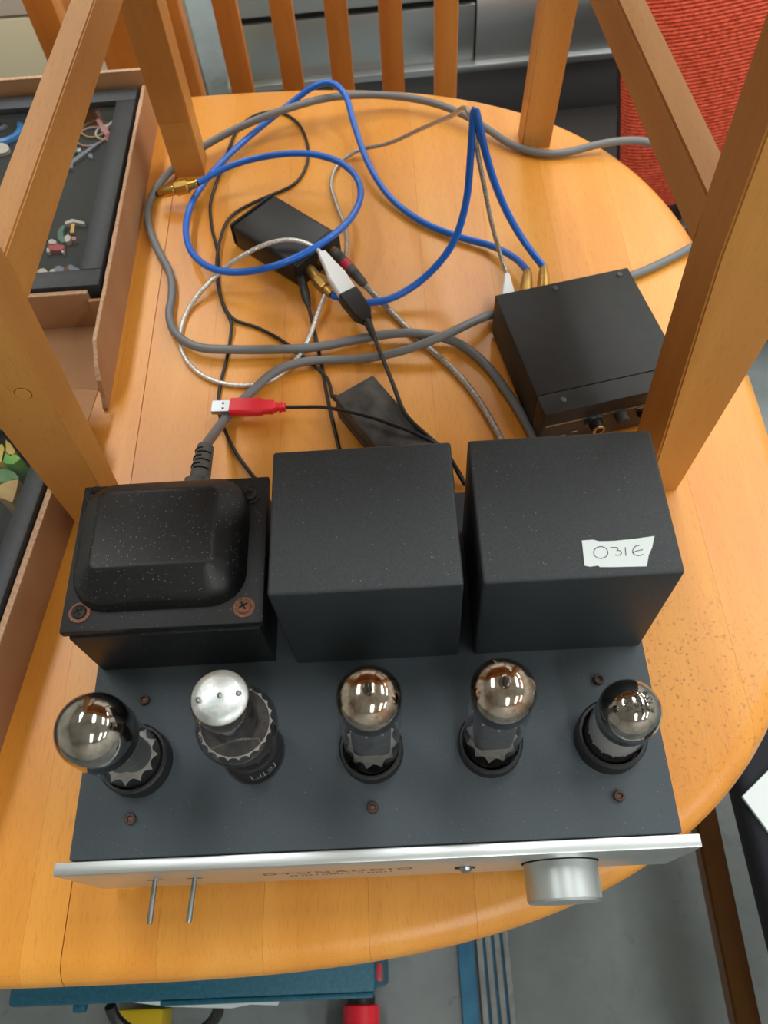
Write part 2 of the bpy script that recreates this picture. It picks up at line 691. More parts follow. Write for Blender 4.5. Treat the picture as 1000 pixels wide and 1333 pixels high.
def sub(root_loc):
    return Vector(root_loc)


def link(name, bm, mat, parent=None, world=True, smooth=True, angle=32):
    """one mesh object; with world=True the coordinates are scene coordinates"""
    if parent is not None and world:
        o_ = parent
        off = Vector((0, 0, 0))
        while o_ is not None:
            off += Vector(o_.location)
            o_ = o_.parent
        bmesh.ops.translate(bm, verts=bm.verts, vec=-off)
    bmesh.ops.recalc_face_normals(bm, faces=bm.faces)
    me = bpy.data.meshes.new(name)
    bm.to_mesh(me)
    bm.free()
    if mat:
        me.materials.append(MATS[mat])
    if smooth:
        me.shade_smooth()
        me.set_sharp_from_angle(angle=math.radians(angle))
    o = bpy.data.objects.new(name, me)
    COL.objects.link(o)
    if parent is not None:
        o.parent = parent
    return o


def thing(name, label, cat, loc=(0, 0, 0), rz=0.0, group=None):
    o = bpy.data.objects.new(name, None)
    o.empty_display_size = 0.05
    COL.objects.link(o)
    o.location = loc
    o.rotation_euler = (0, 0, rz)
    o['label'] = label
    o['category'] = cat
    if group:
        o['group'] = group
    return o


def tag(o, label, cat, group=None):
    o['label'] = label
    o['category'] = cat
    if group:
        o['group'] = group
    return o


def struct(o):
    o['kind'] = 'structure'
    return o


def dup_part(src, parent, loc):
    c = src.copy()
    COL.objects.link(c)
    c.parent = parent
    c.location = loc
    return c


def text_bm(body, size, spacing=1.0, extrude=0.0):
    cu = bpy.data.curves.new('lettering', 'FONT')
    cu.body = body
    cu.size = size
    cu.space_character = spacing
    cu.extrude = extrude
    cu.align_x = 'CENTER'
    cu.align_y = 'CENTER'
    cu.resolution_u = 3
    o = bpy.data.objects.new('lettering', cu)
    COL.objects.link(o)
    bpy.context.view_layer.update()
    me = bpy.data.meshes.new_from_object(o.evaluated_get(bpy.context.evaluated_depsgraph_get()))
    bm = bmesh.new()
    bm.from_mesh(me)
    bpy.data.objects.remove(o)
    bpy.data.curves.remove(cu)
    bpy.data.meshes.remove(me)
    return bm


# ================================================================== THE SETTING
RX0, RX1, RY0, RY1 = -2.4, 3.6, -2.4, 3.6
struct(link('floor', box(bmesh.new(), RX0, RX1, RY0, RY1, -0.05, 0.0), 'floor_paint', smooth=False))
struct(link('ceiling', box(bmesh.new(), RX0, RX1, RY0, RY1, CEIL, CEIL + 0.05), 'ceiling_paint', smooth=False))
struct(link('wall_back', box(bmesh.new(), RX0, RX1, RY1, RY1 + 0.05, 0, CEIL), 'wall_paint', smooth=False))
struct(link('wall_front', box(bmesh.new(), RX0, RX1, RY0 - 0.05, RY0, 0, CEIL), 'wall_paint', smooth=False))
struct(link('wall_left', box(bmesh.new(), RX0 - 0.05, RX0, RY0, RY1, 0, CEIL), 'wall_paint', smooth=False))
struct(link('wall_right', box(bmesh.new(), RX1, RX1 + 0.05, RY0, RY1, 0, CEIL), 'wall_paint', smooth=False))

for i, (lx, ly, lw) in enumerate(LAMPS):
    t = thing('ceiling_light', 'long white fluorescent fitting fixed to the ceiling', 'light', (lx, ly, CEIL - 0.07), 0, 'ceiling fluorescent fittings')
    link('housing', box(bmesh.new(), lx - .19, lx + .19, ly - .62, ly + .62, CEIL - .07, CEIL, .006), 'offwhite', t)

# ================================================================== TABLE
XS = -0.033           # seam between the fixed top and the half round leaf
YC, B, A_ = 0.402, 0.462, 0.545
NOSE = [(0.014, -0.027), (0.006, -0.024), (0.001, -0.018), (0.0, -0.012), (0.003, -0.006), (0.009, -0.0015), (0.016, 0.0)]


def yhalf(xr, ins, n=2.78):
    a, b = A_ - ins, B - ins
    q = min(abs(xr) / a, 1.0)
    return b * (1 - q ** n) ** (1 / n)


table = thing('drop_leaf_table', 'honey-coloured wooden table with half-round drop leaf carrying the amplifier', 'table', (-0.25, YC, 0))


def stave(x0, x1, sgn, tip, xorg, parent):
    """one glued board of the top, with the rounded nose on its free ends"""
    bm = bmesh.new()
    n = 10 if not tip else 18
    g = 0.00006
    rings = []
    levels = []
    for (ins, dz) in NOSE:
        xa = x0 + g
        xb = (x1 - g) if not tip else (A_ - ins) * 0.99999
        row = []
        for k in range(n + 1):
            f = k / n
            if tip:
                f = 1 - (1 - f) ** 2.2
            xr = xa + (xb - xa) * f
            h = yhalf(xr, ins) if sgn else (B - ins)
            row.append((xr, h, yhalf(xr, ins, 3.05) if sgn else (B - ins)))
        levels.append((row, T + dz))
    # build a closed ring per x station
    for k in range(n + 1):
        ring = []
        for (row, z) in levels:
            xr, _, h = row[k]
            ring.append((xorg + sgn * xr if sgn else xorg + xr, YC - h, z))
        for (row, z) in reversed(levels):
            xr, h, _ = row[k]
            ring.append((xorg + sgn * xr if sgn else xorg + xr, YC + h, z))
        rings.append(ring)
    loft(bm, rings, True, True)
    return link('stave', bm, 'table_wood', parent, angle=50)


xs = [0.0, 0.060, 0.127, 0.194, 0.262, 0.329, 0.396, 0.463]
for i in range(len(xs)):
    tip = i == len(xs) - 1
    stave(xs[i], A_ if tip else xs[i + 1], 1, tip, XS, table)
xf = [0.0, 0.026, 0.085, 0.15, 0.215, 0.28, 0.345, 0.41, 0.475, 0.54]
for i in range(len(xf) - 1):
    stave(-xf[i + 1], -xf[i], 0, False, XS - 0.0006, table)
bm = bmesh.new()
box(bm, -0.52, -0.10, 0.10, 0.12, T - 0.10, T - 0.0272)
link('apron', bm, 'chair_wood_x', table)
link('apron', box(bmesh.new(), -0.52, -0.10, 0.70, 0.72, T - 0.10, T - 0.0272), 'chair_wood_x', table)
for (lx, ly) in ((-0.52, 0.135), (-0.13, 0.135), (-0.52, 0.685), (-0.13, 0.685)):
    link('leg', box(bmesh.new(), lx - .025, lx + .025, ly - .025 + (0.0), ly + .025, 0, T - 0.0272, .004), 'chair_wood_z', table)

# ================================================================== AMPLIFIER
AW, AD = 0.34, 0.226
amp = thing('valve_amplifier', 'black valve amplifier with silver front panel and three square transformer covers', 'amplifier', (0.17, 0.11, T))
bm = bmesh.new()
box(bm, 0, AW, 0.0005, AD, CZ - 0.066, CZ, 0.0012, 2)
link('chassis', bm, 'chassis_black', amp)
for fx in (0.03, 0.31):
    for fy in (0.03, 0.196):
        link('foot', lathe(bmesh.new(), [(0.012, T), (0.014, T + .004), (0.014, CZ - .066)], fx, fy, 20, True, True), 'black_rubber', amp)
# front panel
bm = bmesh.new()
box(bm, -0.0078, AW + 0.0091, -0.0070, 0.0, CZ - 0.0766, CZ, 0.0009, 2)
panel = link('front_panel', bm, 'panel_alu', amp)


def on_panel(bmt, x, z, y=-0.00712):
    for v in bmt.verts:
        v.co = Vector((x + v.co.x, y - v.co.z, z + v.co.y))
    return bmt


link('lettering', on_panel(text_bm('DYUNAUDIO', 0.0125, 1.28), 0.147, 0.7925), 'ink', panel, smooth=False)['label'] = 'dark wide-spaced lettering DYUNAUDIO'
bm = bmesh.new()
xk = 0.117
while xk < 0.179:
    wk = random.choice((.0014, .002, .0017))
    box(bm, xk, xk + wk, -0.00715, -0.0070, 0.7795, 0.7820)
    xk += wk + random.choice((.0007, .0008, .0022))
link('small_print', bm, 'ink', panel, smooth=False)
for lx in (0.038, 0.0618):
    bm = bmesh.new()
    box(bm, lx - .0045, lx - .0016, -0.0072, -0.0069, 0.7903, 0.7912)
    box(bm, lx + .0016, lx + .0045, -0.0072, -0.0069, 0.7903, 0.7912)
    link('index_mark', bm, 'print_dark', panel, smooth=False)
for (lx, tx, ty) in ((0.038, 194.5, 1203), (0.0618, 245.5, 1201)):
    tip = at(tx, ty, 0.792)
    lv = link('lever', alathe(bmesh.new(), (lx, -0.0068, 0.791), tip, [(0, .0014), (.15, .0015), (.96, .0018), (1, .0014)], 14), 'dull_steel', amp)
    lv['label'] = 'thin steel toggle rod'
# sensor window with chrome dome
sw = link('sensor_window', alathe(bmesh.new(), (0.222, -0.0066, 0.783), (0.222, -0.0074, 0.783), [(0, .0062), (1, .0062)], 24), 'dark_slot', amp)
link('chrome_dome', alathe(bmesh.new(), (0.2225, -0.0072, 0.785), (0.2225, -0.0105, 0.785), [(0, .0042), (.5, .0036), (.9, .0018), (1, .0003)], 20), 'steel', sw)
kn = link('volume_knob', alathe(bmesh.new(), (0.2775, -0.0072, 0.789), (0.2775, -0.0285, 0.789), [(0, .0190), (.02, .0214), (.94, .0214), (1, .0204)], 56), 'knob_alu', amp)
link('knob_seat', alathe(bmesh.new(), (0.2775, -0.0069, 0.789), (0.2775, -0.0073, 0.789), [(0, .0226), (1, .0226)], 40), 'dark_slot', kn)

# chassis socket-head bolts
for (bx, by) in ((0.033, 0.090), (0.033, 0.021), (0.171, 0.021), (0.309, 0.021), (0.309, 0.088)):
    b = link('socket_bolt', lathe(bmesh.new(), [(.0031, CZ - .001), (.0031, CZ + .0022), (.0027, CZ + .0027), (.0018, CZ + .0027), (.0016, CZ + .0012), (.0001, CZ + .0012)], bx, by, 18), 'rust_dark', amp)
    b['label'] = 'rusty hex socket bolt'
    link('hex_recess', lathe(bmesh.new(), [(.0015, CZ + .0013), (.0001, CZ + .0013)], bx, by, 6), 'rust', b)

# square transformer covers
HB = 0.104
for (x0, x1) in ((0.1264, 0.2266), (0.2361, 0.3376)):
    bm = bmesh.new()
    box(bm, x0, x1, 0.1081, 0.1965, CZ, CZ + HB, 0.0018, 3)
    cov = link('transformer_cover', bm, 'cover_black', amp)
cov2 = cov
cov2['label'] = 'square black cover wearing a torn paper name slip'
# torn slip with handwriting
zt = CZ + HB
slip = [at(x, y, zt) for (x, y) in ((757.5, 704), (772, 703), (780, 705), (800, 704.5), (825, 702), (852, 698.2), (849, 713), (844.5, 723), (842, 737.5), (800, 738.5), (781, 738.5), (779, 736.5), (768, 738), (761, 736.5))]
bm = bmesh.new()
prism(bm, [(p.x, p.y) for p in slip], zt + 0.00005, zt + 0.0004)
sl = link('name_slip', bm, 'paper', cov2, smooth=False)


def stroke(bm, pts, z, wd=0.00045):
    P = [Vector((p.x, p.y, z)) for p in pts]
    P = catmull(P, 0.0008)
    L, R_ = [], []
    for i, p in enumerate(P):
        t = (P[min(i + 1, len(P) - 1)] - P[max(i - 1, 0)]).normalized()
        n = Vector((-t.y, t.x, 0)) * wd * .5
        L.append(bm.verts.new(p + n))
        R_.append(bm.verts.new(p - n))
    for i in range(len(P) - 1):
        bm.faces.new((L[i], R_[i], R_[i + 1], L[i + 1]))


def cp(x, y):
    return at(740 + x / 7.692, 680 + y / 7.692, zt + 0.0005)


bm = bmesh.new()
stroke(bm, [cp(325 + 72 * math.cos(a), 302 + 60 * math.sin(a)) for a in [k * math.pi / 10 - 1.6 for k in range(22)]], zt + .0005)
stroke(bm, [cp(*p) for p in ((420, 256), (450, 249), (508, 256), (492, 272), (476, 287), (512, 276), (534, 292), (534, 315), (508, 334), (465, 326))], zt + .0005)
stroke(bm, [cp(*p) for p in ((570, 250), (573, 290), (578, 336))], zt + .0005)
stroke(bm, [cp(*p) for p in ((714, 232), (690, 228), (660, 248), (640, 283), (646, 318), (690, 336), (752, 320))], zt + .0005)
stroke(bm, [cp(*p) for p in ((640, 303), (690, 285), (748, 272))], zt + .0005)
link('handwriting', bm, 'pen', sl, smooth=False)['label'] = 'handwritten name OJIE in thin pen'

# mains transformer: box, flange plate, pressed bell cover, four screws
HL = 0.0605
bm = bmesh.new()
box(bm, 0.0039, 0.1135, 0.1106, 0.205, CZ, CZ + HL - .006, .0008)
mt = link('mains_transformer', bm, 'bell_base', amp)
mt['label'] = 'low black transformer with domed pressed lid'
bm = bmesh.new()
box(bm, 0.0004, 0.1159, 0.1125 - .0005, 0.2088, CZ + HL - .0062, CZ + HL, .0008)
link('flange_plate', bm, 'bell_base', mt)
zl = CZ + HL


def chamf(x0, x1, y0, y1, c, z, n=7):
    """rounded rectangle ring"""
    pts = []
    for (cx_, cy_, a0) in ((x1 - c, y0 + c, -90), (x1 - c, y1 - c, 0), (x0 + c, y1 - c, 90), (x0 + c, y0 + c, 180)):
        for k in range(n):
            a = math.radians(a0 + 90 * k / (n - 1))
            pts.append((cx_ + c * math.cos(a), cy_ + c * math.sin(a), z))
    return pts


bx0, bx1, by0, by1 = 0.0055, 0.1055, 0.1230, 0.2050
rings = []
for (f_, dz, c) in ((0, 0, .0200), (.03, .0012, .0195), (.07, .0070, .0190), (.12, .0092, .0185), (.22, .0112, .0175), (.36, .0132, .0150), (.62, .0165, .0110), (.84, .0193, .0065), (.93, .0203, .0050), (1, .0207, .0040), (1.08, .0208, .0035)):
    rings.append(chamf(bx0 + .0150 * f_, bx1 - .0165 * f_, by0 + .0185 * f_, by1 - .0150 * f_, c, zl + dz))
bm = bmesh.new()
loft(bm, rings, True, True)
link('bell_cover', bm, 'bell_black', mt, angle=34)
for k, (sx, sy, px_) in enumerate(((104, 798, 'r'), (318, 791, 'r'), (326, 645, 'b'), (124, 645, 'b'))):
    c = at(sx, sy, zl)
    s_ = link('washer', lathe(bmesh.new(), [(.0062, zl - .0004), (.0062, zl + .0008), (.0032, zl + .0009)], c.x, c.y, 26, True, True), 'rust' if px_ == 'r' else 'black_metal', mt)
    sc = link('screw_head', lathe(bmesh.new(), [(.0043, zl + .0008), (.0041, zl + .0022), (.0028, zl + .0030), (.0001, zl + .0032)], c.x, c.y, 22), 'rust' if k == 1 else 'black_metal', s_)
    bm = bmesh.new()
    for a in (0.5, 0.5 + math.pi / 2):
        t_ = bmesh.new()
        box(t_, -.0026, .0026, -.0005, .0005, zl + .0026, zl + .0034)
        bmesh.ops.rotate(t_, verts=t_.verts, cent=(0, 0, 0), matrix=Matrix.Rotation(a, 3, 'Z'))
        bmesh.ops.translate(t_, verts=t_.verts, vec=(c.x, c.y, 0))
        merge(bm, t_)
    link('cross_slot', bm, 'dark_slot', s_)

# ------------------------------------------------------------------ valves and their sockets
TY = 0.0525
TXS = [0.034, 0.1035, 0.1715, 0.240, 0.3085]


def socket(x, y, ro, ri, h):
    link('valve_socket', lathe(bmesh.new(), [(ro, CZ), (ro, CZ + h - .001), (ro - .001, CZ + h), (ri, CZ + h), (ri, CZ + .0012), (.0002, CZ + .0012)], x, y, 48, True), 'socket_black', amp)


def scallop(z, r, x, y, n=12, depth=.22, ph=0.0):
    """toothed mica spacer disc"""
    bm = bmesh.new()
    pts = []
    for k in range(n * 8):
        a = 2 * math.pi * k / (n * 8)
        f = abs(math.sin(a * n / 2 + ph))
        pts.append((x + r * (1 - depth * f ** 0.8) * math.cos(a), y + r * (1 - depth * f ** 0.8) * math.sin(a)))
    prism(bm, pts, z, z + .0006)
    return bm


def valve_root(x, y, label, tilt=(0, 0)):
    v = thing('vacuum_tube', label, 'vacuum tube', (x, y, CZ + .0016), 0, 'valves plugged into the amplifier')
    v.rotation_euler = (tilt[0], tilt[1], 0)
    return v


Z0 = CZ + .0016


def vlink(name, bm, mat, root, **k):
    bmesh.ops.translate(bm, verts=bm.verts, vec=(0, 0, -Z0))
    return link(name, bm, mat, root, world=False, **k)


def dome(r, zc, n=14, flat=1.0):
    return [(r * math.cos(a), zc + flat * r * math.sin(a)) for a in [k * math.pi / 2 / n for k in range(n + 1)]]


# 1: fat rectifier with round mirrored top
x = TXS[0]
socket(x, TY, .0200, .0178, .013)
v = valve_root(x, TY, 'fattest valve, round dark mirrored dome on clear glass with grey toothed discs')
R1 = .0194
vlink('base', lathe(bmesh.new(), [(.0172, Z0), (.0172, CZ + .010), (.0160, CZ + .0115), (.0001, CZ + .0118)], 0, 0, 40, True), 'socket_black', v)
vlink('glass', lathe(bmesh.new(), [(.0165, CZ + .0118), (.0172, CZ + .020), (.0176, CZ + .045), (R1, CZ + .060)] + dome(R1, CZ + .0725), 0, 0, 48), 'tube_glass', v)
vlink('getter_skirt', lathe(bmesh.new(), [(R1 - .0006, CZ + .0585), (R1 - .0004, CZ + .067)], 0, 0, 56), 'getter_dark', v)
vlink('getter_mirror', lathe(bmesh.new(), [(R1 - .0004, CZ + .067)] + dome(R1 - .0004, CZ + .0725), 0, 0, 56), 'getter_mirror', v, angle=60)
an = bmesh.new()
lathe(an, [(.0098, CZ + .0195), (.0098, CZ + .052)], 0.0034, 0, 24, True, True)
lathe(an, [(.0098, CZ + .0195), (.0098, CZ + .052)], -0.0034, 0, 24, True, True)
vlink('anode', an, 'anode', v)
vlink('mica_disc', scallop(CZ + .0185, .0168, 0, 0, 12, .2), 'mica', v)
vlink('mica_disc', scallop(CZ + .0500, .0166, 0, 0, 10, .25, .6), 'mica', v)

# 2: shouldered valve with a silver flat top and lettered black base
x = TXS[1]
x -= .0016
v = valve_root(x, TY + .003, 'shouldered valve with bright silver flat top and printed black base', (0.0, 0.045))
Z0 = CZ + .0016
vlink('base', lathe(bmesh.new(), [(.0168, Z0), (.0174, CZ + .003), (.0174, CZ + .024), (.0164, CZ + .0255), (.0001, CZ + .0256)], 0, 0, 44, True), 'socket_black', v)
link('valve_socket', lathe(bmesh.new(), [(.0176, CZ), (.0186, CZ + .0006), (.0001, CZ + .0006)], x, TY + .003, 40, True), 'socket_black', amp)
gp = [(.0160, CZ + .0256), (.0166, CZ + .034), (.0190, CZ + .046), (.0212, CZ + .056), (.0216, CZ + .061), (.0206, CZ + .066), (.0178, CZ + .073), (.0160, CZ + .080), (.0153, CZ + .088), (.0153, CZ + .100), (.0148, CZ + .105), (.0134, CZ + .1085), (.0100, CZ + .1100), (.0001, CZ + .1105)]
vlink('glass', lathe(bmesh.new(), gp, 0, 0, 48), 'tube_glass', v, angle=60)
gs = [(.0206, CZ + .0655), (.0176, CZ + .0728), (.0157, CZ + .080), (.0150, CZ + .088), (.0150, CZ + .100)]
vlink('silver_band', lathe(bmesh.new(), [(.0150, CZ + .090), (.0150, CZ + .100), (.0145, CZ + .1048), (.0136, CZ + .1072)], 0, 0, 56), 'smoky_glass', v)
vlink('getter_mirror', lathe(bmesh.new(), [(.0136, CZ + .1070), (.0131, CZ + .1080), (.0098, CZ + .1096), (.0001, CZ + .1102)], 0, 0, 56), 'getter_silver', v, angle=60)
for (dx, dy) in ((0.0005, 0.000), (-.0095, -.0018), (.0092, .0008)):
    vlink('pip', lathe(bmesh.new(), [(.0014, CZ + .1095), (.0012, CZ + .1110), (.0004, CZ + .1118), (.0001, CZ + .1119)], dx, dy, 14), 'dull_steel', v)
vlink('inner_shield', lathe(bmesh.new(), [(.0150, CZ + .030), (.0150, CZ + .058), (.0128, CZ + .059), (.0122, CZ + .062), (.0122, CZ + .084)], 0, 0, 36, True, True), 'anode_dark', v)
vlink('mica_disc', scallop(CZ + .0640, .0196, 0, 0, 22, .07), 'mica', v)
vlink('shield_plate', lathe(bmesh.new(), [(.0178, CZ + .0600), (.0178, CZ + .0652), (.0125, CZ + .0660)], 0, 0, 40, True, True), 'anode_dark', v)
vlink('mica_disc', scallop(CZ + .0300, .0155, 0, 0, 12, .2), 'mica', v)
# printed emblem on the base: a bracketed two-letter mark
bm = bmesh.new()
RB = .01752


def wrap(u, wv):
    a = math.radians(-62) + u / RB
    return Vector((RB * math.cos(a), RB * math.sin(a), CZ + .0125 + wv))


def wstroke(pts, wd=.0006):
    for (p, q) in zip(pts[:-1], pts[1:]):
        d = Vector((q[0] - p[0], q[1] - p[1]))
        n = max(1, int(d.length / .001))
        nn = Vector((-d.y, d.x)).normalized() * wd * .5
        for k in range(n):
            a0 = Vector(p) + d * (k / n)
            a1 = Vector(p) + d * ((k + 1) / n)
            qd = [wrap(a0.x + nn.x, a0.y + nn.y), wrap(a0.x - nn.x, a0.y - nn.y), wrap(a1.x - nn.x, a1.y - nn.y), wrap(a1.x + nn.x, a1.y + nn.y)]
            bm.faces.new([bm.verts.new(c_) for c_ in qd])


wstroke([(-.0072, .0045), (-.0072, -.0045), (.0078, -.0045), (.0078, .0045)])
wstroke([(-.0045, -.0022), (-.0022, -.0022), (-.0018, .0025)])
wstroke([(.0002, .0045), (.0002, -.0045)])
wstroke([(.0025, .0022), (.0048, .0030), (.0055, .0005), (.0028, -.0004), (.0056, -.0024)])
vlink('printed_emblem', bm, 'print_grey', v, smooth=False)

# 3 and 4: slim output valves with a tip on the dome
for k, (x, tl, lb) in enumerate(((TXS[2], (0.0, 0.055), 'slim tipped valve with copper-tinted mirror dome, between silver-topped valve and its twin'),
                                 (TXS[3], (0.0, 0.0), 'slim tipped valve with copper-tinted mirror dome, beside the lettered valve'))):
    socket(x, TY, .0184, .0164, .012)
    v = valve_root(x, TY, lb, tl)
    r = .0157
    vlink('base', lathe(bmesh.new(), [(.0128, Z0), (.0146, CZ + .005), (.0146, CZ + .010), (.0001, CZ + .0105)], 0, 0, 40, True), 'black_plastic', v)
    vlink('glass', lathe(bmesh.new(), [(.0140, CZ + .0105), (r, CZ + .016), (r, CZ + .103)] + dome(r, CZ + .1045, 12, .80), 0, 0, 48), 'tube_glass', v)
    vlink('getter_mirror', lathe(bmesh.new(), [(r - .0004, CZ + .1030)] + dome(r - .0004, CZ + .1045, 12, .80), 0, 0, 56), 'getter_brown', v, angle=60)
    vlink('getter_skirt', lathe(bmesh.new(), [(r - .0006, CZ + .0920), (r - .0004, CZ + .1030)], 0, 0, 56), 'getter_dark', v, angle=60)
    vlink('glass_tip', lathe(bmesh.new(), [(.0030, CZ + .1168), (.0022, CZ + .1189), (.0019, CZ + .1229), (.0010, CZ + .1249), (.0001, CZ + .1254)], 0, 0, 18), 'smoky_glass', v)
    vlink('tip_bead', lathe(bmesh.new(), [(.0017, CZ + .1164), (.0015, CZ + .1224), (.0002, CZ + .1239)], 0, 0, 14), 'psu_black', v)
    an = bmesh.new()
    box(an, -.0105, .0105, -.0085, .0085, CZ + .022, CZ + .086, .004, 3)
    vlink('anode', an, 'anode', v)
    vlink('mica_disc', scallop(CZ + .0205, r - .0006, 0, 0, 11, .2, .3), 'mica', v)
    vlink('mica_disc', scallop(CZ + .0870, r - .0006, 0, 0, 11, .2), 'mica', v)

# 5: dome-topped valve with etched type lettering
x = TXS[4]
socket(x, TY, .0196, .0172, .015)
v = valve_root(x, TY, 'short valve with printed type lettering on its smooth mirrored dome')
R5 = .0162
vlink('base', lathe(bmesh.new(), [(.0158, Z0), (.0158, CZ + .012), (.0150, CZ + .0135), (.0001, CZ + .0136)], 0, 0, 40, True), 'socket_black', v)
vlink('glass', lathe(bmesh.new(), [(.0150, CZ + .0136), (.0157, CZ + .020), (.0158, CZ + .045)] + dome(R5, CZ + .0590), 0, 0, 48), 'tube_glass', v)
vlink('getter_skirt', lathe(bmesh.new(), [(R5 - .0006, CZ + .0475), (R5 - .0004, CZ + .0545)], 0, 0, 56), 'getter_dark', v)
vlink('getter_mirror', lathe(bmesh.new(), [(R5 - .0004, CZ + .0545)] + dome(R5 - .0004, CZ + .0590), 0, 0, 56), 'getter_mirror', v, angle=60)
vlink('anode', lathe(bmesh.new(), [(.0146, CZ + .022), (.0146, CZ + .046)], 0, 0, 32, True, True), 'anode_pale', v)
vlink('mica_disc', scallop(CZ + .0195, .0150, 0, 0, 14, .15), 'mica', v)
zc5 = CZ + .0590
for (row, off) in (('6SL7', .0058), ('WGT', 0.0), ('USA', -.0052)):
    tb = text_bm(row, .0058, 1.05)
    for vv in tb.verts:
        # reads from the back of the amplifier towards the front
        lx_, ly_ = vv.co.x, vv.co.y
        X, Y = off + ly_ - .0008, -lx_ + .0005
        X += .0015
        rr = R5 + .00015
        d2 = X * X + Y * Y
        Zz = math.sqrt(max(rr * rr - d2, 1e-8))
        vv.co = Vector((X, Y, zc5 + Zz))
    bmesh.ops.subdivide_edges(tb, edges=[e for e in tb.edges if e.calc_length() > .002], cuts=1)
    vlink('type_lettering', tb, 'print_dark', v, smooth=False)

# ================================================================== CHAIR STANDING ON THE TABLE
chair = thing('wooden_chair', 'pale wooden chair standing on the table top astride the cables', 'chair', (0.18, 0.49, T))
ST = T + 0.445


def leg4(levels, name='leg', mat='chair_wood_z', parent=chair):
    """levels: (z, [(x, y) x 4])"""
    bm = bmesh.new()
    loft(bm, [[(x, y, z) for (x, y) in q] for (z, q) in levels], True, True)
    bmesh.ops.bevel(bm, geom=[e for e in bm.edges if abs(e.verts[0].co.z - e.verts[1].co.z) > .02], offset=.0013, segments=3, affect='EDGES')
    return link(name, bm, mat, parent, angle=40)


FRl = leg4([(T, [(.395, .27), (.419, .27), (.419, .304), (.386, .304)]), (.985, [(.378, .27), (.432, .27), (.432, .306), (.376, .306)]), (ST, [(.373, .27), (.436, .27), (.436, .308), (.373, .308)])])
FLl = leg4([(T, [(-.067, .262), (-.032, .262), (-.0370, .296), (-.067, .296)]), (.985, [(-.066, .262), (-.018, .262), (-.0178, .298), (-.066, .298)]), (ST, [(-.066, .262), (-.012, .262), (-.012, .300), (-.066, .300)])])
zj = T + .062
BLl = leg4([(zj + .0003, [(-.0345, .709), (-.0007, .709), (-.0007, .742), (-.0345, .742)]), (T + .16, [(-.036, .714), (-.0010, .714), (-.0010, .748), (-.036, .748)]), (ST, [(-.040, .724), (-.002, .724), (-.002, .76), (-.040, .76)])])
leg4([(T, [(-.0335, .706), (-.0005, .706), (-.0005, .738), (-.0335, .738)]), (zj, [(-.0343, .7092), (-.0009, .7092), (-.0009, .7418), (-.0343, .7418)])], 'spliced_foot', 'chair_wood_y')
BRl = leg4([(T, [(.347, .712), (.378, .712), (.378, .742), (.347, .742)]), (T + .16, [(.355, .716), (.387, .716), (.387, .748), (.355, .748)]), (ST, [(.366, .724), (.402, .724), (.402, .76), (.366, .76)])])
# dowel plug in the near left leg
pc = atY(30, 513, 0.2615)
pl = link('dowel_plug', alathe(bmesh.new(), (pc.x, .2626, pc.z), (pc.x, .2612, pc.z), [(0, .0050), (1, .0047)], 24), 'chair_wood_x', FLl)
link('plug_ring', alathe(bmesh.new(), (pc.x, .2622, pc.z), (pc.x, .26175, pc.z), [(0, .0055), (1, .0055)], 24), 'dark_wood', FLl)


def bar(p, q, wd, z0, z1, name, mat, parent, bev=.0012):
    """horizontal bar between plan points p and q"""
    p, q = Vector(p), Vector(q)
    d = (q - p).normalized()
    n = Vector((-d.y, d.x)) * wd * .5
    c = [p + n, q + n, q - n, p - n]
    bm = bmesh.new()
    loft(bm, [[(v.x, v.y, z0) for v in c], [(v.x, v.y, z1) for v in c]], True, True)
    bmesh.ops.bevel(bm, geom=bm.edges[:], offset=bev, segments=3, affect='EDGES')
    return link(name, bm, mat, parent, angle=40)


RZ0, RZ1 = 0.9665, 0.9985
bar((.3855, .304), (.3545 + .0035, .735), .019, RZ0, RZ1, 'side_stretcher', 'chair_wood_y', chair)
bar((-.0268, .296), (-.0062 - .0005, .735), .019, RZ0, RZ1, 'side_stretcher', 'chair_wood_y', chair)
# seat frame, seat and back above the picture
bar((-.02, .284), (.385, .284), .022, T + .402, ST, 'apron', 'chair_wood_x', chair)
bar((-.005, .742), (.37, .742), .022, T + .402, ST, 'apron', 'chair_wood_x', chair)
bar((-.036, .296), (-.02, .735), .022, T + .402, ST, 'apron', 'chair_wood_y', chair)
bar((.404, .304), (.383, .735), .022, T + .402, ST, 'apron', 'chair_wood_y', chair)
bm = bmesh.new()
loft(bm, [[(-.078, .252, z), (.447, .252, z), (.405, .722, z), (-.040, .722, z)] for z in (ST, ST + .022)], True, True)
bmesh.ops.bevel(bm, geom=bm.edges[:], offset=.006, segments=3, affect='EDGES')
link('seat', bm, 'chair_wood_y', chair)
for (x0, x1) in ((-.040, -.002), (.366, .402)):
    leg4([(ST, [(x0, .7225), (x1, .7225), (x1, .76), (x0, .76)]), (ST + .45, [(x0, .80), (x1, .80), (x1, .832), (x0, .832)])], 'back_post')
bar((-.004, .818), (.368, .818), .022, ST + .36, ST + .44, 'crest_rail', 'chair_wood_x', chair)

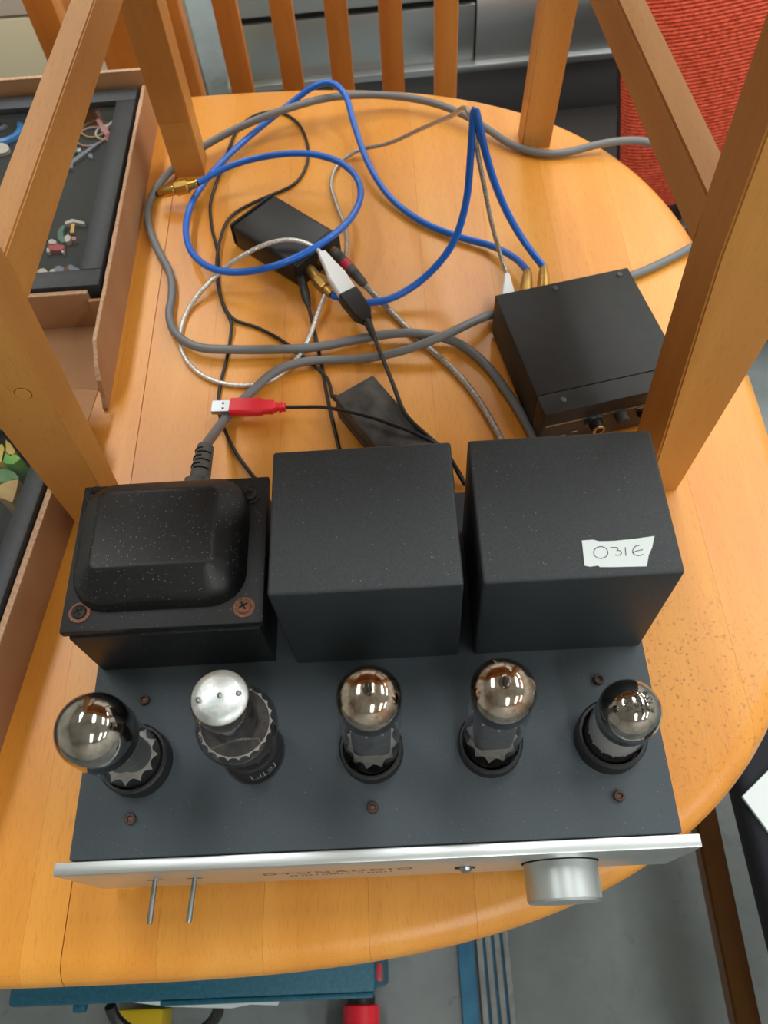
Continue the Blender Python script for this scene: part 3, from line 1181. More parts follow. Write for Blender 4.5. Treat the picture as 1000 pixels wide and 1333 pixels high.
# ================================================================== SMALL BLACK BOXES ON THE TABLE
# headphone amplifier, turned a little
hp = thing('headphone_amplifier', 'flat square black metal box with headphone jack, under the chair', 'headphone amplifier', (0.288, 0.448, T), math.radians(11))
HW, HD, HH = 0.1205, 0.1335, 0.050
bm = bmesh.new()
box(bm, 0, HW, -HD, 0, 0.003, HH - .0016, .0006)
link('body', bm, 'black_panel', hp, world=False)
bm = bmesh.new()
box(bm, -.0006, HW + .0006, -HD + .0195, .0006, .004, HH, .0008)
link('cover', bm, 'black_metal', hp, world=False)
bm = bmesh.new()
box(bm, -.0006, HW + .0006, -HD - .0006, -HD + .0190, HH - .0150, HH, .0008)
link('front_lip', bm, 'black_metal', hp, world=False)
link('front_groove', box(bmesh.new(), .002, HW - .002, -HD - .0010, -HD, HH - .0172, HH - .0155), 'dull_steel', hp, world=False)
for (sx, sy) in ((0.052, -.0055), (0.111, -.0055), (0.018, -HD + .010), (0.100, -HD + .010)):
    s_ = link('cover_screw', lathe(bmesh.new(), [(.0026, HH - .0004), (.0025, HH + .0006), (.0012, HH + .0012), (.0001, HH + .0012)], sx, sy, 16), 'psu_black', hp, world=False)
yf = -HD - .0006
jx = 0.044
j = link('headphone_jack', alathe(bmesh.new(), (jx, yf, .0275), (jx, yf - .010, .0275), [(0, .0075), (.35, .0075), (.36, .0060), (1, .0058)], 24), 'black_rubber', hp, world=False)
link('jack_ring', alathe(bmesh.new(), (jx, yf - .0098, .0275), (jx, yf - .0112, .0275), [(0, .0052), (1, .0050)], 24), 'gold_matte', j, world=False)['label'] = 'copper-coloured jack rim'
link('jack_hole', alathe(bmesh.new(), (jx, yf - .0110, .0275), (jx, yf - .0114, .0275), [(0, .0032), (1, .0032)], 20), 'dark_slot', j, world=False)
link('jack_nut', alathe(bmesh.new(), (jx, yf, .0275), (jx, yf - .003, .0275), [(0, .0086), (1, .0086)], 6), 'dull_steel', j, world=False)
kb = link('level_knob', alathe(bmesh.new(), (0.0665, yf, .0275), (0.0665, yf - .008, .0275), [(0, .0052), (.85, .0050), (1, .0042)], 22), 'psu_black', hp, world=False)
sw_ = link('toggle_switch', alathe(bmesh.new(), (0.085, yf, .021), (0.086, yf - .006, .026), [(0, .0030), (1, .0022)], 14), 'black_rubber', hp, world=False)
bm = bmesh.new()
for (mx_, mz) in ((.016, .015), (.026, .017), (.080, .030), (.098, .029)):
    box(bm, mx_, mx_ + .005, yf - .00015, yf, mz, mz + .0014)
link('panel_print', bm, 'print_grey', hp, world=False, smooth=False)
for (fx, fy) in ((.012, -.012), (HW - .012, -.012), (.012, -HD + .012), (HW - .012, -HD + .012)):
    link('foot', lathe(bmesh.new(), [(.005, 0), (.005, .003)], fx, fy, 14, True, True), 'black_rubber', hp, world=False)
# sockets on the rear
for bxr in (.030, .0485):
    link('rca_socket', alathe(bmesh.new(), (bxr, 0.0, .020), (bxr, .006, .020), [(0, .0045), (1, .0042)], 18), 'gold_matte', hp, world=False)

# converter box
dac = thing('converter_box', 'small black extruded box with gold sockets among the cables', 'audio box', (0.0945, 0.579, T), math.radians(-44))
DL, DW, DH = 0.097, 0.060, 0.028
bm = bmesh.new()
box(bm, -DL / 2 + .004, DL / 2 - .003, -DW / 2, DW / 2, 0, DH, .004, 3)
link('body', bm, 'black_plastic', dac, world=False)
link('end_plate', box(bmesh.new(), -DL / 2, -DL / 2 + .004, -DW / 2 + .0005, DW / 2 - .0005, .0005, DH - .0005, .003, 2), 'black_metal', dac, world=False)
link('end_plate', box(bmesh.new(), DL / 2 - .003, DL / 2, -DW / 2 + .0005, DW / 2 - .0005, .0005, DH - .0005, .002, 2), 'black_metal', dac, world=False)
link('top_ridge', box(bmesh.new(), DL / 2 - .010, DL / 2 - .006, -DW / 2 + .004, DW / 2 - .004, DH - .0004, DH + .0006), 'black_metal', dac, world=False)
for yy in (-.016, .0, .017):
    link('rca_socket', alathe(bmesh.new(), (DL / 2, yy, .015), (DL / 2 + .007, yy, .015), [(0, .0048), (.2, .0048), (.22, .0040), (1, .0040)], 18), 'gold_matte', dac, world=False)

# power brick
psu = thing('power_brick', 'scuffed black oblong power brick lying behind the amplifier', 'power supply', (.1775 - .040 * math.cos(math.radians(32)), .3865 - .040 * math.sin(math.radians(32)), T), math.radians(32))
bm = bmesh.new()
box(bm, 0, .040, -.105, 0, 0, .029, .0022, 2)
link('case', bm, 'psu_black', psu, world=False)
bm = bmesh.new()
box(bm, -.0002, .0402, -.1052, .0002, .0142, .0150)
link('case_seam', bm, 'dark_slot', psu, world=False)
link('strain_relief', alathe(bmesh.new(), (.006, 0, .018), (.003, .011, .016), [(0, .0040), (.3, .0036), (.35, .0030), (.6, .0032), (.65, .0024), (1, .0020)], 14), 'black_rubber', psu, world=False)


# ================================================================== CABLES
def cable_path(spec):
    return [Vector(p[1:]) if p[0] == 'w' else at(p[0], p[1], T + p[2] / 1000.0) for p in spec]


def cable(name, label, spec, r, mat, group=None, seg=10):
    pts = cable_path(spec)
    zb_ = min(p.z for p in pts)
    root = thing(name, label, 'cable', (pts[0].x, pts[0].y, T if zb_ > T else 0.0), 0, group)
    link('wire', sweep(bmesh.new(), pts, r, seg), mat, root, angle=80)
    return root, pts


# grey mains lead running to the amplifier
A_spec = [(264, 592, 50), (268, 580, 46), (278, 566, 30), (292, 547, 10), (310, 527, 5), (335, 503, 7), (362, 481, 8), (400, 470, 8), (440, 468, 5), (480, 466, 6), (530, 455, 12), (580, 436, 19), (625, 415, 13), (650, 406, 6), (700, 392, 5), (760, 376, 5), (828, 357, 5), (880, 333, 5), (910, 317, 6), ('w', .524, .556, T - .004), ('w', .536, .548, T - .06), ('w', .536, .535, .45), ('w', .540, .52, .12), ('w', .560, .50, .012), ('w', .62, .47, .0045), ('w', .80, .45, .0045)]
rootA, ptsA = cable('mains_lead', 'grey mains lead plugged into the back of the amplifier', A_spec, .0041, 'grey_cord', 'grey mains leads')
pz = CZ - .040
plug = link('mains_plug', apad(bmesh.new(), (.040, AD, pz), (.0415, AD + .048, pz), [(0, .022, .017), (.6, .020, .018), (.85, .0195, .018), (.98, .0195, .018), (1, .018, .016)]), 'iec_grey', rootA)
p0, p1 = Vector((.0412, AD + .047, pz)), Vector(ptsA[1])
link('strain_relief', alathe(bmesh.new(), p0, p1, [(0, .0085), (.15, .0080), (.5, .0074), (.95, .0066), (1, .0050)], 22), 'iec_grey', plug)
ss, uu = frame_of(p1 - p0)
for k in range(6):
    t_ = .25 + .11 * k
    rr = .0083 - .0018 * t_
    cpt = p0 + (p1 - p0) * t_
    a0, a1 = ((.5, 2.1), (1.5, 3.1))[k % 2]
    pts_ = [cpt + (ss * math.cos(a) + uu * math.sin(a)) * rr for a in [a0 + (a1 - a0) * q / 6 for q in range(7)]]
    link('relief_slot', sweep(bmesh.new(), pts_, .0008, 6, False), 'dark_slot', plug)

B_spec = [('w', .80, .95, .0045), ('w', .62, .80, .0045), ('w', .535, .735, .012), ('w', .552, .715, .12), ('w', .550, .708, .45), ('w', .545, .700, T - .06), ('w', .530, .700, T - .006), (866, 194, 5), (850, 186, 9), (815, 183, 12), (775, 189, 9), (735, 199, 5), (700, 199, 5), (665, 188, 6), (635, 168, 9), (605, 150, 12), (560, 133, 13), (500, 124, 17), (430, 127, 26), (350, 150, 27), (280, 182, 15), (225, 220, 8), (198, 255, 6), (192, 285, 5), (204, 322, 5), (222, 358, 5), (224, 385, 5), (220, 410, 6), (230, 436, 8), (258, 452, 9), (300, 455, 9), (350, 455, 8), (410, 452, 8), (470, 441, 7), (515, 434, 9), (555, 435, 10), (595, 446, 6), (630, 472, 5), (660, 510, 5), (684, 548, 5), (702, 585, 5), (712, 612, 5)]
rootB, ptsB = cable('mains_lead', 'grey mains lead looping round the table past the chair legs', B_spec, .0041, 'grey_cord', 'grey mains leads')

# blue interconnects
def rca_gold(parent, p0, p1, name='rca_plug', mat='gold', big=1.0):
    pg = link(name, alathe(bmesh.new(), p0, p1, [(0, .0052 * big), (.02, .0056 * big), (.38, .0056 * big), (.40, .0050 * big), (.44, .0050 * big)], 24), mat, parent)
    q0 = Vector(p0)
    dd = Vector(p1) - q0
    link('knurled_grip', alathe(bmesh.new(), q0 + dd * .42, q0 + dd * .76, [(0, .0066 * big), (.06, .0074 * big), (.94, .0074 * big), (1, .0066 * big)], 8), mat, pg, angle=20)
    link('cable_collar', alathe(bmesh.new(), q0 + dd * .74, q0 + dd, [(0, .0048 * big), (.9, .0044 * big), (1, .0036 * big)], 20), mat, pg)
    return pg


b1 = [(258, 238, 26), (300, 216, 31), (350, 203, 36), (400, 200, 38), (440, 210, 36), (463, 229, 34), (470, 252, 34), (457, 284, 36), (420, 316, 38), (370, 342, 36), (320, 354, 28), (280, 351, 23), (252, 332, 18), (242, 302, 14), (249, 266, 12), (271, 231, 11), (300, 200, 11), (340, 165, 12), (378, 135, 24), (408, 113, 38), (430, 107, 43), (448, 121, 40), (461, 162, 28), (481, 216, 14), (510, 259, 7), (550, 289, 5), (600, 309, 5), (640, 320, 7), (672, 337, 14), (687, 353, 20)]
rootC, ptsC = cable('interconnect_cable', 'blue audio cable whose free end is a gold plug by the cardboard box', b1, .0034, 'blue_cord')
tipw = at(208, 252, T + .016)
rca_gold(rootC, tipw, ptsC[0])
link('centre_pin', alathe(bmesh.new(), tipw + (tipw - ptsC[0]).normalized() * .005, tipw, [(0, .0012), (.3, .0032), (1, .0040)], 14), 'black_rubber', rootC)
end = hp.matrix_basis @ Vector((.030, .004, .020))
link('rca_plug', alathe(bmesh.new(), end, ptsC[-1], [(0, .0062), (.55, .0060), (.9, .0046), (1, .0034)], 22), 'gold_matte', rootC)

b2 = [(432, 384, 15), (450, 390, 12), (478, 394, 9), (508, 389, 11), (550, 364, 22), (588, 320, 48), (606, 268, 80), (613, 200, 122), (616, 155, 148), (618, 137, 158), (621, 150, 152), (630, 190, 128), (643, 235, 96), (662, 280, 60), (685, 318, 34), (708, 348, 22)]
rootD, ptsD = cable('interconnect_cable', 'blue audio cable arching steeply up from the small black box', b2, .0034, 'blue_cord')
dend = dac.matrix_basis @ Vector((DL / 2 + .001, -.016, .015))
rca_gold(rootD, dend, ptsD[0], mat='gold_matte')
end = hp.matrix_basis @ Vector((.0485, .004, .020))
link('rca_plug', alathe(bmesh.new(), end, ptsD[-1], [(0, .0062), (.55, .0060), (.9, .0046), (1, .0034)], 22), 'gold_matte', rootD)

# clear screened cables
c1 = [(420, 331, 36), (405, 319, 37), (378, 312, 36), (346, 318, 34), (314, 334, 28), (287, 354, 15), (263, 378, 7), (244, 405, 3), (234, 438, 3), (240, 465, 3), (258, 485, 3), (285, 498, 3), (320, 502, 3), (350, 497, 3), (380, 475, 3), (400, 445, 5), (415, 405, 8), (425, 380, 12), (432, 364, 15)]
rootE, ptsE = cable('usb_cable', 'clear screened cable with white plug, curled over the small black box', c1, .0023, 'clear_braid')
wp0, wp1 = at(419, 330, T + .036), at(457, 389, T + .024)
link('usb_plug', apad(bmesh.new(), wp0, wp1, [(0, .0075, .0065), (.12, .0095, .008), (.3, .012, .0088), (.5, .0172, .0095), (1, .0172, .0095)]), 'white_plastic', rootE)

c2 = [(660, 358, 22), (654, 340, 27), (640, 290, 62), (630, 240, 97), (622, 200, 122), (616, 163, 143), (608, 142, 148), (588, 151, 118), (550, 167, 68), (502, 188, 24), (466, 196, 7), (442, 212, 3), (431, 236, 3), (438, 266, 3), (450, 297, 4), (451, 327, 10), (447, 342, 15)]
rootF, ptsF = cable('usb_cable', 'clear screened cable rising to a peak beside the blue arch', c2, .0021, 'clear_grey')
end = hp.matrix_basis @ Vector((.0145, .001, .020))
link('usb_plug', apad(bmesh.new(), end, ptsF[0], [(0, .0115, .0085), (.55, .0115, .0085), (.8, .0075, .007), (1, .0050, .0050)]), 'white_plastic', rootF)

c3 = [(476, 372, 12), (487, 383, 8), (518, 415, 3), (552, 448, 3), (590, 481, 3), (618, 514, 3), (638, 545, 3), (654, 575, 3), (664, 600, 3)]
rootG, ptsG = cable('signal_cable', 'clear grey cable with red-ringed plug running behind the amplifier', c3, .0030, 'clear_grey')
dend = dac.matrix_basis @ Vector((DL / 2 + .004, .017, .015))
pg = link('rca_plug', alathe(bmesh.new(), dend, ptsG[0], [(0, .0054), (.6, .0054), (.9, .0044), (1, .0032)], 20), 'psu_black', rootG)
dd = ptsG[0] - dend
link('red_ring', alathe(bmesh.new(), dend + dd * .32, dend + dd * .50, [(0, .0056), (1, .0056)], 20), 'red_band', pg)

# thin black leads
k1 = [(441, 508, 16), (426, 492, 9), (400, 469, 2.2), (370, 445, 2), (332, 425, 2), (304, 416, 3), (289, 392, 5), (282, 352, 5), (286, 315, 5), (300, 282, 3), (325, 266, 2), (350, 255, 2), (383, 240, 2), (399, 216, 2), (400, 186, 2), (385, 157, 2), (360, 145, 2), (332, 150, 2), (311, 166, 2), (296, 199, 2), (285, 230, 2), (274, 265, 2), (276, 296, 2), (284, 332, 2), (285, 370, 2), (291, 400, 3), (302, 421, 6), (300, 440, 2), (296, 465, 2), (287, 500, 2), (284, 530, 2), (290, 553, 2), (305, 586, 2), (326, 615, 2), (348, 640, 2)]
k1[0] = ('w',) + tuple(psu.matrix_basis @ Vector((.003, .0105, .016)))
rootH, _ = cable('power_lead', 'thin black lead looping from the power brick round the table', k1, .0016, 'black_rubber')
k2 = [(402, 400, 9), (408, 425, 3), (413, 448, 2), (419, 475, 2), (424, 505, 2), (430, 535, 2), (437, 565, 2), (444, 595, 2)]
rootI, ptsI = cable('power_lead', 'thin black lead with barrel plug in the small black box', k2, .0016, 'black_rubber')
dend = dac.matrix_basis @ Vector((DL / 2 - .002, -.0255, .013))
link('barrel_plug', alathe(bmesh.new(), dend, ptsI[0], [(0, .0036), (.1, .0042), (.7, .0042), (.9, .0028), (1, .0018)], 18), 'black_rubber', rootI)
k3 = [(482, 426, 18), (488, 441, 18), (498, 466, 24), (513, 503, 32), (528, 540, 33), (556, 567, 30), (582, 590, 22), (598, 618, 8), (606, 632, 3)]
rootJ, ptsJ = cable('usb_extension', 'black extension lead with its socket pushed onto the white plug', k3, .0019, 'black_rubber')
s0, s1 = at(453, 383, T + .0245), at(478, 418, T + .019)
sk = link('usb_socket', apad(bmesh.new(), s0, s1, [(0, .0195, .0125), (.22, .0205, .013), (.30, .0195, .0125), (.75, .0185, .012), (1, .0095, .008)]), 'black_plastic', rootJ)
link('strain_relief', alathe(bmesh.new(), s1, ptsJ[1], [(0, .0042), (.5, .0034), (1, .0022)], 14), 'black_rubber', sk)
k4 = [(371, 530, 14), (395, 530, 16), (420, 530, 24), (445, 534, 33), (480, 542, 34), (515, 554, 34), (550, 568, 31), (574, 582, 26), (592, 605, 16), (602, 622, 5)]
rootK, ptsK = cable('usb_lead', 'thin black lead ending in a bright red USB plug', k4, .0016, 'black_rubber')
u0, u1 = at(300, 530, T + .0145), at(372, 530, T + .014)
rp = link('usb_plug', apad(bmesh.new(), u0, u1, [(0, .0150, .0082), (.02, .0156, .0088), (.54, .0156, .0088), (.62, .0118, .0080), (.78, .0118, .0080), (.80, .0082, .0070), (.84, .0082, .0070), (.85, .0060, .0055), (.88, .0060, .0055), (.89, .0078, .0068), (.93, .0078, .0068), (.94, .0060, .0055), (.96, .0070, .0062), (1, .0066, .0060)]), 'red_plastic', rootK, angle=40)
m0 = at(276.5, 530.5, T + .0145)
link('metal_shell', apad(bmesh.new(), m0, u0, [(0, .0120, .0045), (1, .0120, .0045)], .12), 'steel', rp)
for dx in (.3, .6):
    c = m0 + (u0 - m0) * .62
    sgn = 1 if dx > .5 else -1
    link('shell_slot', box(bmesh.new(), c.x - .001, c.x + .001, c.y + sgn * .0028 - .001, c.y + sgn * .0028 + .001, T + .0165, T + .01685), 'dark_slot', rp, smooth=False)


# ================================================================== BOXES OF FRAMED BROOCHES
def wall_torn(bm, pts_top, x0, x1, z0):
    """thin card wall with irregular top; pts_top: (y, z)"""
    rings = []
    for (y, z) in pts_top:
        rings.append([(x0, y, z0), (x1, y, z0), (x1, y, z), (x0, y, z)])
    loft(bm, rings, True, True)
    return bm


def jag(y0, y1, z, n, amp):
    return [(y0 + (y1 - y0) * k / n, z + random.uniform(-amp, amp)) for k in range(n + 1)]


CH = .046
cb = thing('cardboard_tray', 'torn brown cardboard tray holding the brooch frame, beside the chair leg', 'cardboard box', (-.25, .62, T))
prof = [(.388, T + .004), (.395, T + .010), (.402, T + .024), (.410, T + .034), (.420, T + .039)] + jag(.43, .80, T + CH, 46, .0007) + [(.805, T + CH)]
link('side_wall', wall_torn(bmesh.new(), prof, -.0675, -.0635, T), 'card', cb, angle=20)
# pale torn edge along the top of the wall
bm = bmesh.new()
e_ = [Vector((-.0655, y, z + .0002)) for (y, z) in prof[2:]]
rings = []
for p in e_:
    a = random.uniform(.0016, .0023)
    rings.append([p + Vector((-a, 0, -.0006)), p + Vector((a, 0, -.0006)), p + Vector((a * .8, 0, .0006)), p + Vector((-a * .8, 0, .0006))])
loft(bm, rings, True, True)
link('torn_edge', bm, 'card_edge', cb, angle=20)
link('back_wall', box(bmesh.new(), -.50, -.0635, .806, .810, T, T + .062, .0005), 'card', cb)
link('back_edge', box(bmesh.new(), -.50, -.0635, .8058, .8102, T + .062, T + .0635), 'card_edge', cb)
link('front_wall', box(bmesh.new(), -.50, -.082, .490, .4935, T + .002, T + .0435, .0004), 'card', cb)
link('front_edge', box(bmesh.new(), -.50, -.082, .4895, .4940, T + .0435, T + .0450), 'card_edge', cb)
link('corner_flap', box(bmesh.new(), -.0815, -.0690, .484, .4875, T + .002, T + .040), 'card', cb)
link('base_flap', box(bmesh.new(), -.50, -.0640, .412, .805, T + .0003, T + .0022), 'card', cb)


def shadow_frame(name, label, x0, x1, y0, y1, z0, z1, bw, root_loc, rz, world, zf=None):
    f_ = thing(name, label, 'picture frame', root_loc, rz)
    for (a, b, c, d) in ((x0, x1, y0, y0 + bw), (x0, x1, y1 - bw, y1), (x0, x0 + bw, y0 + bw, y1 - bw), (x1 - bw, x1, y0 + bw, y1 - bw)):
        link('frame_bar', box(bmesh.new(), a, b, c, d, zf if zf else z0, z1, .0012), 'frame_black', f_, world=world)
    link('backing', box(bmesh.new(), x0 + bw, x1 - bw, y0 + bw, y1 - bw, z0, z0 + .004), 'backing_black', f_, world=world, smooth=False)
    link('glass_pane', box(bmesh.new(), x0 + bw, x1 - bw, y0 + bw, y1 - bw, z1 - .006, z1 - .004), 'pane_glass', f_, world=world, smooth=False)
    return f_


fz0, fz1 = T + .0225, T + .0490
fr = shadow_frame('brooch_frame', 'black glazed box frame displaying enamel bicycle brooches', -.43, -.0705, .4955, .798, fz0, fz1, .0215, (-.25, .645, T + .0023), 0, True, T + .0023)
zb = fz0 + .0045


def wheel(parent, px, py, r, mat='enamel_white'):
    c = at(px, py, zb + .001)
    rim = []
    for k in range(25):
        a = 2 * math.pi * k / 24
        rim.append((c.x + r * math.cos(a), c.y + r * math.sin(a), zb + .0012))
    return link('brooch_wheel', sweep(bmesh.new(), rim, .0011, 6, False), mat, parent)


def blob(parent, name, pts, h, mat):
    bm = bmesh.new()
    P = [at(x, y, zb) for (x, y) in pts]
    prism(bm, [(p.x, p.y) for p in P], zb, zb + h)
    return link(name, bm, mat, parent, smooth=False)


# pink-and-gold tricycle brooch near the top corner
c = at(124, 178, zb)
for (wx, wy, wr, m_) in ((119, 178, .0165, 'pink_plastic'), (124, 168, .0150, 'gold_matte'), (140, 172, .0130, 'enamel_white')):
    wheel(fr, wx, wy, wr, m_)
blob(fr, 'brooch_body', [(126, 160), (131, 158), (147, 180), (150, 190), (142, 190), (138, 180)], .004, 'enamel_pink')
blob(fr, 'brooch_seat', [(138, 180), (149, 178), (150, 189), (144, 190)], .005, 'enamel_red')
blob(fr, 'brooch_bar', [(117, 163), (122, 158), (124, 160), (119, 165)], .005, 'gold')
blob(fr, 'brooch_bar', [(129, 149), (143, 146), (144, 149), (131, 152)], .005, 'gold')
blob(fr, 'brooch_rod', [(132, 172), (158, 151), (159, 153), (134, 175)], .003, 'enamel_white')
# long green scooter brooch
blob(fr, 'brooch_rod', [(84, 218), (128, 188), (130, 190), (88, 222)], .003, 'enamel_steel')
blob(fr, 'brooch_body', [(95, 198), (101, 194), (104, 199), (99, 204), (95, 202)], .004, 'enamel_green')
blob(fr, 'brooch_bead', [(103, 199), (107, 198), (107, 202), (103, 203)], .005, 'enamel_white')
blob(fr, 'brooch_foot', [(116, 203), (121, 203), (122, 209), (117, 208)], .003, 'enamel_steel')
blob(fr, 'brooch_foot', [(92, 217), (96, 216), (96, 222), (92, 222)], .003, 'enamel_steel')
# green and red motor-tricycle brooch
blob(fr, 'brooch_handle', [(86, 293), (96, 289), (112, 293), (112, 296), (97, 293), (87, 296)], .004, 'enamel_white')
blob(fr, 'brooch_body', [(82, 298), (87, 297), (84, 305), (85, 313), (88, 318), (82, 320), (77, 314), (77, 305)], .004, 'enamel_green')
blob(fr, 'brooch_stem', [(94, 294), (99, 294), (98, 306), (93, 306)], .003, 'gold_matte')
blob(fr, 'brooch_lamp', [(86, 313), (91, 310), (95, 314), (93, 319), (88, 320)], .005, 'enamel_white')
blob(fr, 'brooch_mirror', [(95, 312), (101, 312), (101, 316), (96, 317)], .004, 'enamel_pink')
blob(fr, 'brooch_base', [(65, 321), (85, 323), (86, 330), (66, 330)], .004, 'enamel_red')
blob(fr, 'brooch_rider', [(66, 318), (70, 316), (76, 319), (75, 322), (66, 322)], .005, 'enamel_white')
blob(fr, 'brooch_foot', [(63, 327), (66, 327), (67, 332), (63, 332)], .004, 'enamel_white')
blob(fr, 'brooch_foot', [(83, 328), (86, 328), (85, 333), (82, 332)], .004, 'enamel_white')
blob(fr, 'brooch_tip', [(55, 311), (62, 309), (63, 312), (56, 312)], .004, 'enamel_yellow')
# jumbled brooch along the bottom bar
for k in range(9):
    bx_ = 44 + k * 7.2
    by_ = 357 + random.uniform(-4, 4)
    rr = random.uniform(3.6, 5.4)
    blob(fr, 'brooch_charm', [(bx_ + rr * math.cos(a) * 1.2, by_ + rr * math.sin(a)) for a in [q * math.pi / 4 + random.random() * .4 for q in range(8)]], random.uniform(.002, .006), random.choice(['enamel_pink', 'enamel_red', 'enamel_white', 'rust']) if k < 5 else random.choice(['enamel_steel', 'enamel_steel', 'rust', 'enamel_white']))
# blue ring and white oval towards the far side
ring = [at(-6 + 34 * math.cos(a), 166 + 20 * math.sin(a), zb + .002) for a in [q * 2 * math.pi / 28 for q in range(29)]]
link('blue_ring', sweep(bmesh.new(), ring, .0045, 8, False), 'enamel_blue', fr)
ring = [at(-8 + 17 * math.cos(a), 160 + 9 * math.sin(a), zb + .002) for a in [q * 2 * math.pi / 28 for q in range(29)]]
link('blue_ring', sweep(bmesh.new(), ring, .0025, 8, False), 'enamel_steel', fr)
blob(fr, 'white_oval', [(2 + 12 * math.cos(a), 197 + 7 * math.sin(a)) for a in [q * math.pi / 8 for q in range(16)]], .004, 'enamel_white')

# second tray, turned slightly, nearer the front edge
ANG = math.radians(-7.1)
r0 = Vector((-.0765, .268, T))
cb2 = thing('cardboard_tray', 'open brown cardboard tray at the table edge holding the leafy picture', 'cardboard box', tuple(r0), ANG)
link('side_wall', box(bmesh.new(), -.004, 0, -.285, .085, 0, .0455, .0004), 'card', cb2, world=False)
link('pale_edge', box(bmesh.new(), -.0043, .0003, -.285, .085, .0455, .0470), 'card_edge', cb2, world=False)
link('base', box(bmesh.new(), -.36, -.004, -.285, .085, 0, .002), 'card', cb2, world=False)
link('end_wall', box(bmesh.new(), -.36, -.004, .082, .085, 0, .040, .0004), 'card', cb2, world=False)
link('end_wall', box(bmesh.new(), -.36, -.004, -.285, -.282, 0, .0455, .0004), 'card', cb2, world=False)
link('torn_flap', box(bmesh.new(), -.05, -.004, .0855, .125, .022, .0240), 'card', cb2, world=False)
fr2 = shadow_frame('leaf_frame', 'black box frame with green and yellow leaf picture in near cardboard tray', -.34, -.0055, -.25, .075, .0022, .0520, .0165, tuple(r0), ANG, False)
zq = T + .040


def leafblob(name, pts, mat, h=.003):
    bm = bmesh.new()
    P = [fr2.matrix_basis.inverted() @ at(x, y, zq) for (x, y) in pts]
    prism(bm, [(p.x, p.y) for p in P], .0070, .0070 + h + .03)
    return link(name, bm, mat, fr2, world=False, smooth=False)


for (nm, m_, pts) in (('leaf', 'leaf_yellow', [(-6, 580), (3, 578), (7, 588), (4, 600), (-6, 602)]), ('leaf', 'leaf_yellow', [(7, 572), (14, 578), (20, 588), (14, 594), (8, 588)]),
                      ('leaf', 'leaf_green', [(5, 585), (9, 591), (22, 592), (27, 597), (18, 604), (8, 604), (2, 600)]), ('leaf', 'leaf_dark', [(-8, 613), (4, 610), (18, 614), (25, 622), (10, 626), (-4, 630), (-10, 625)]),
                      ('straw_tuft', 'straw', [(-4, 633), (10, 626), (24, 624), (21, 640), (16, 654), (0, 648), (-8, 642)])):
    leafblob(nm, pts, m_)

# ================================================================== BEHIND THE TABLE
# chair pushed up to the far side, slatted back towards us
ch2 = thing('slatted_chair', 'orange-brown chair with slatted back pushed up to the far table edge', 'chair', (.115, .95, 0))
yb = 1.0
for (x0, x1, nm) in ((-.080, -.048, 'back_post'), (-.0085, .0225, 'slat'), (.063, .092, 'slat'), (.1315, .161, 'slat'), (.200, .2305, 'slat'), (.272, .302, 'back_post')):
    if nm == 'slat':
        link(nm, box(bmesh.new(), x0, x1, yb, yb + .014, .50, .92, .002), 'slat_wood', ch2)
    else:
        link(nm, box(bmesh.new(), x0, x1, yb - .008, yb + .022, 0, .96, .003), 'slat_wood', ch2)
link('lower_rail', box(bmesh.new(), -.048, .272, yb - .003, yb + .017, .46, .50, .002), 'slat_wood', ch2)
link('crest_rail', box(bmesh.new(), -.048, .272, yb - .003, yb + .017, .92, .99, .003), 'slat_wood', ch2)
link('seat', box(bmesh.new(), -.080, .302, .60, yb - .009, .43, .455, .006), 'slat_wood', ch2)
for lx in (-.080, .270):
    link('leg', box(bmesh.new(), lx, lx + .032, .61, .642, 0, .43, .003), 'slat_wood', ch2)

# another chair half hidden behind the tray
ch3 = thing('wooden_chair', 'orange wooden chair mostly hidden behind the brooch tray', 'chair', (-.40, 1.16, 0))
link('back_post', box(bmesh.new(), -.242, -.204, 1.0, 1.034, 0, .95, .003), 'slat_wood', ch3)
link('back_post', box(bmesh.new(), -.236, -.180, 1.20, 1.232, 0, .95, .003), 'slat_wood', ch3)
link('back_rail', box(bmesh.new(), -.233, -.211, 1.034, 1.20, .735, .80, .003), 'slat_wood', ch3)
link('crest_rail', box(bmesh.new(), -.233, -.211, 1.034, 1.20, .88, .94, .003), 'slat_wood', ch3)
link('seat', box(bmesh.new(), -.60, -.243, .98, 1.36, .43, .455, .005), 'slat_wood', ch3)
for (lx, ly) in ((-.59, 1.0), (-.59, 1.32)):
    link('leg', box(bmesh.new(), lx, lx + .034, ly, ly + .034, 0, .43, .003), 'slat_wood', ch3)

# cream cupboard
cc = thing('cream_cupboard', 'low cream cupboard with pale grey top panel behind the boxes', 'cupboard', (-.68, 1.75, 0))
link('carcass', box(bmesh.new(), -1.1, -.262, 1.52, 1.98, 0, .80, .004), 'cream', cc)
dr = link('door', box(bmesh.new(), -1.095, -.266, 1.502, 1.519, .05, .515, .003), 'cream', cc)
link('handle', box(bmesh.new(), -.72, -.64, 1.488, 1.502, .44, .452, .002), 'offwhite', dr)
link('drawer', box(bmesh.new(), -1.095, -.266, 1.502, 1.519, .520, .79, .003), 'offwhite', cc)

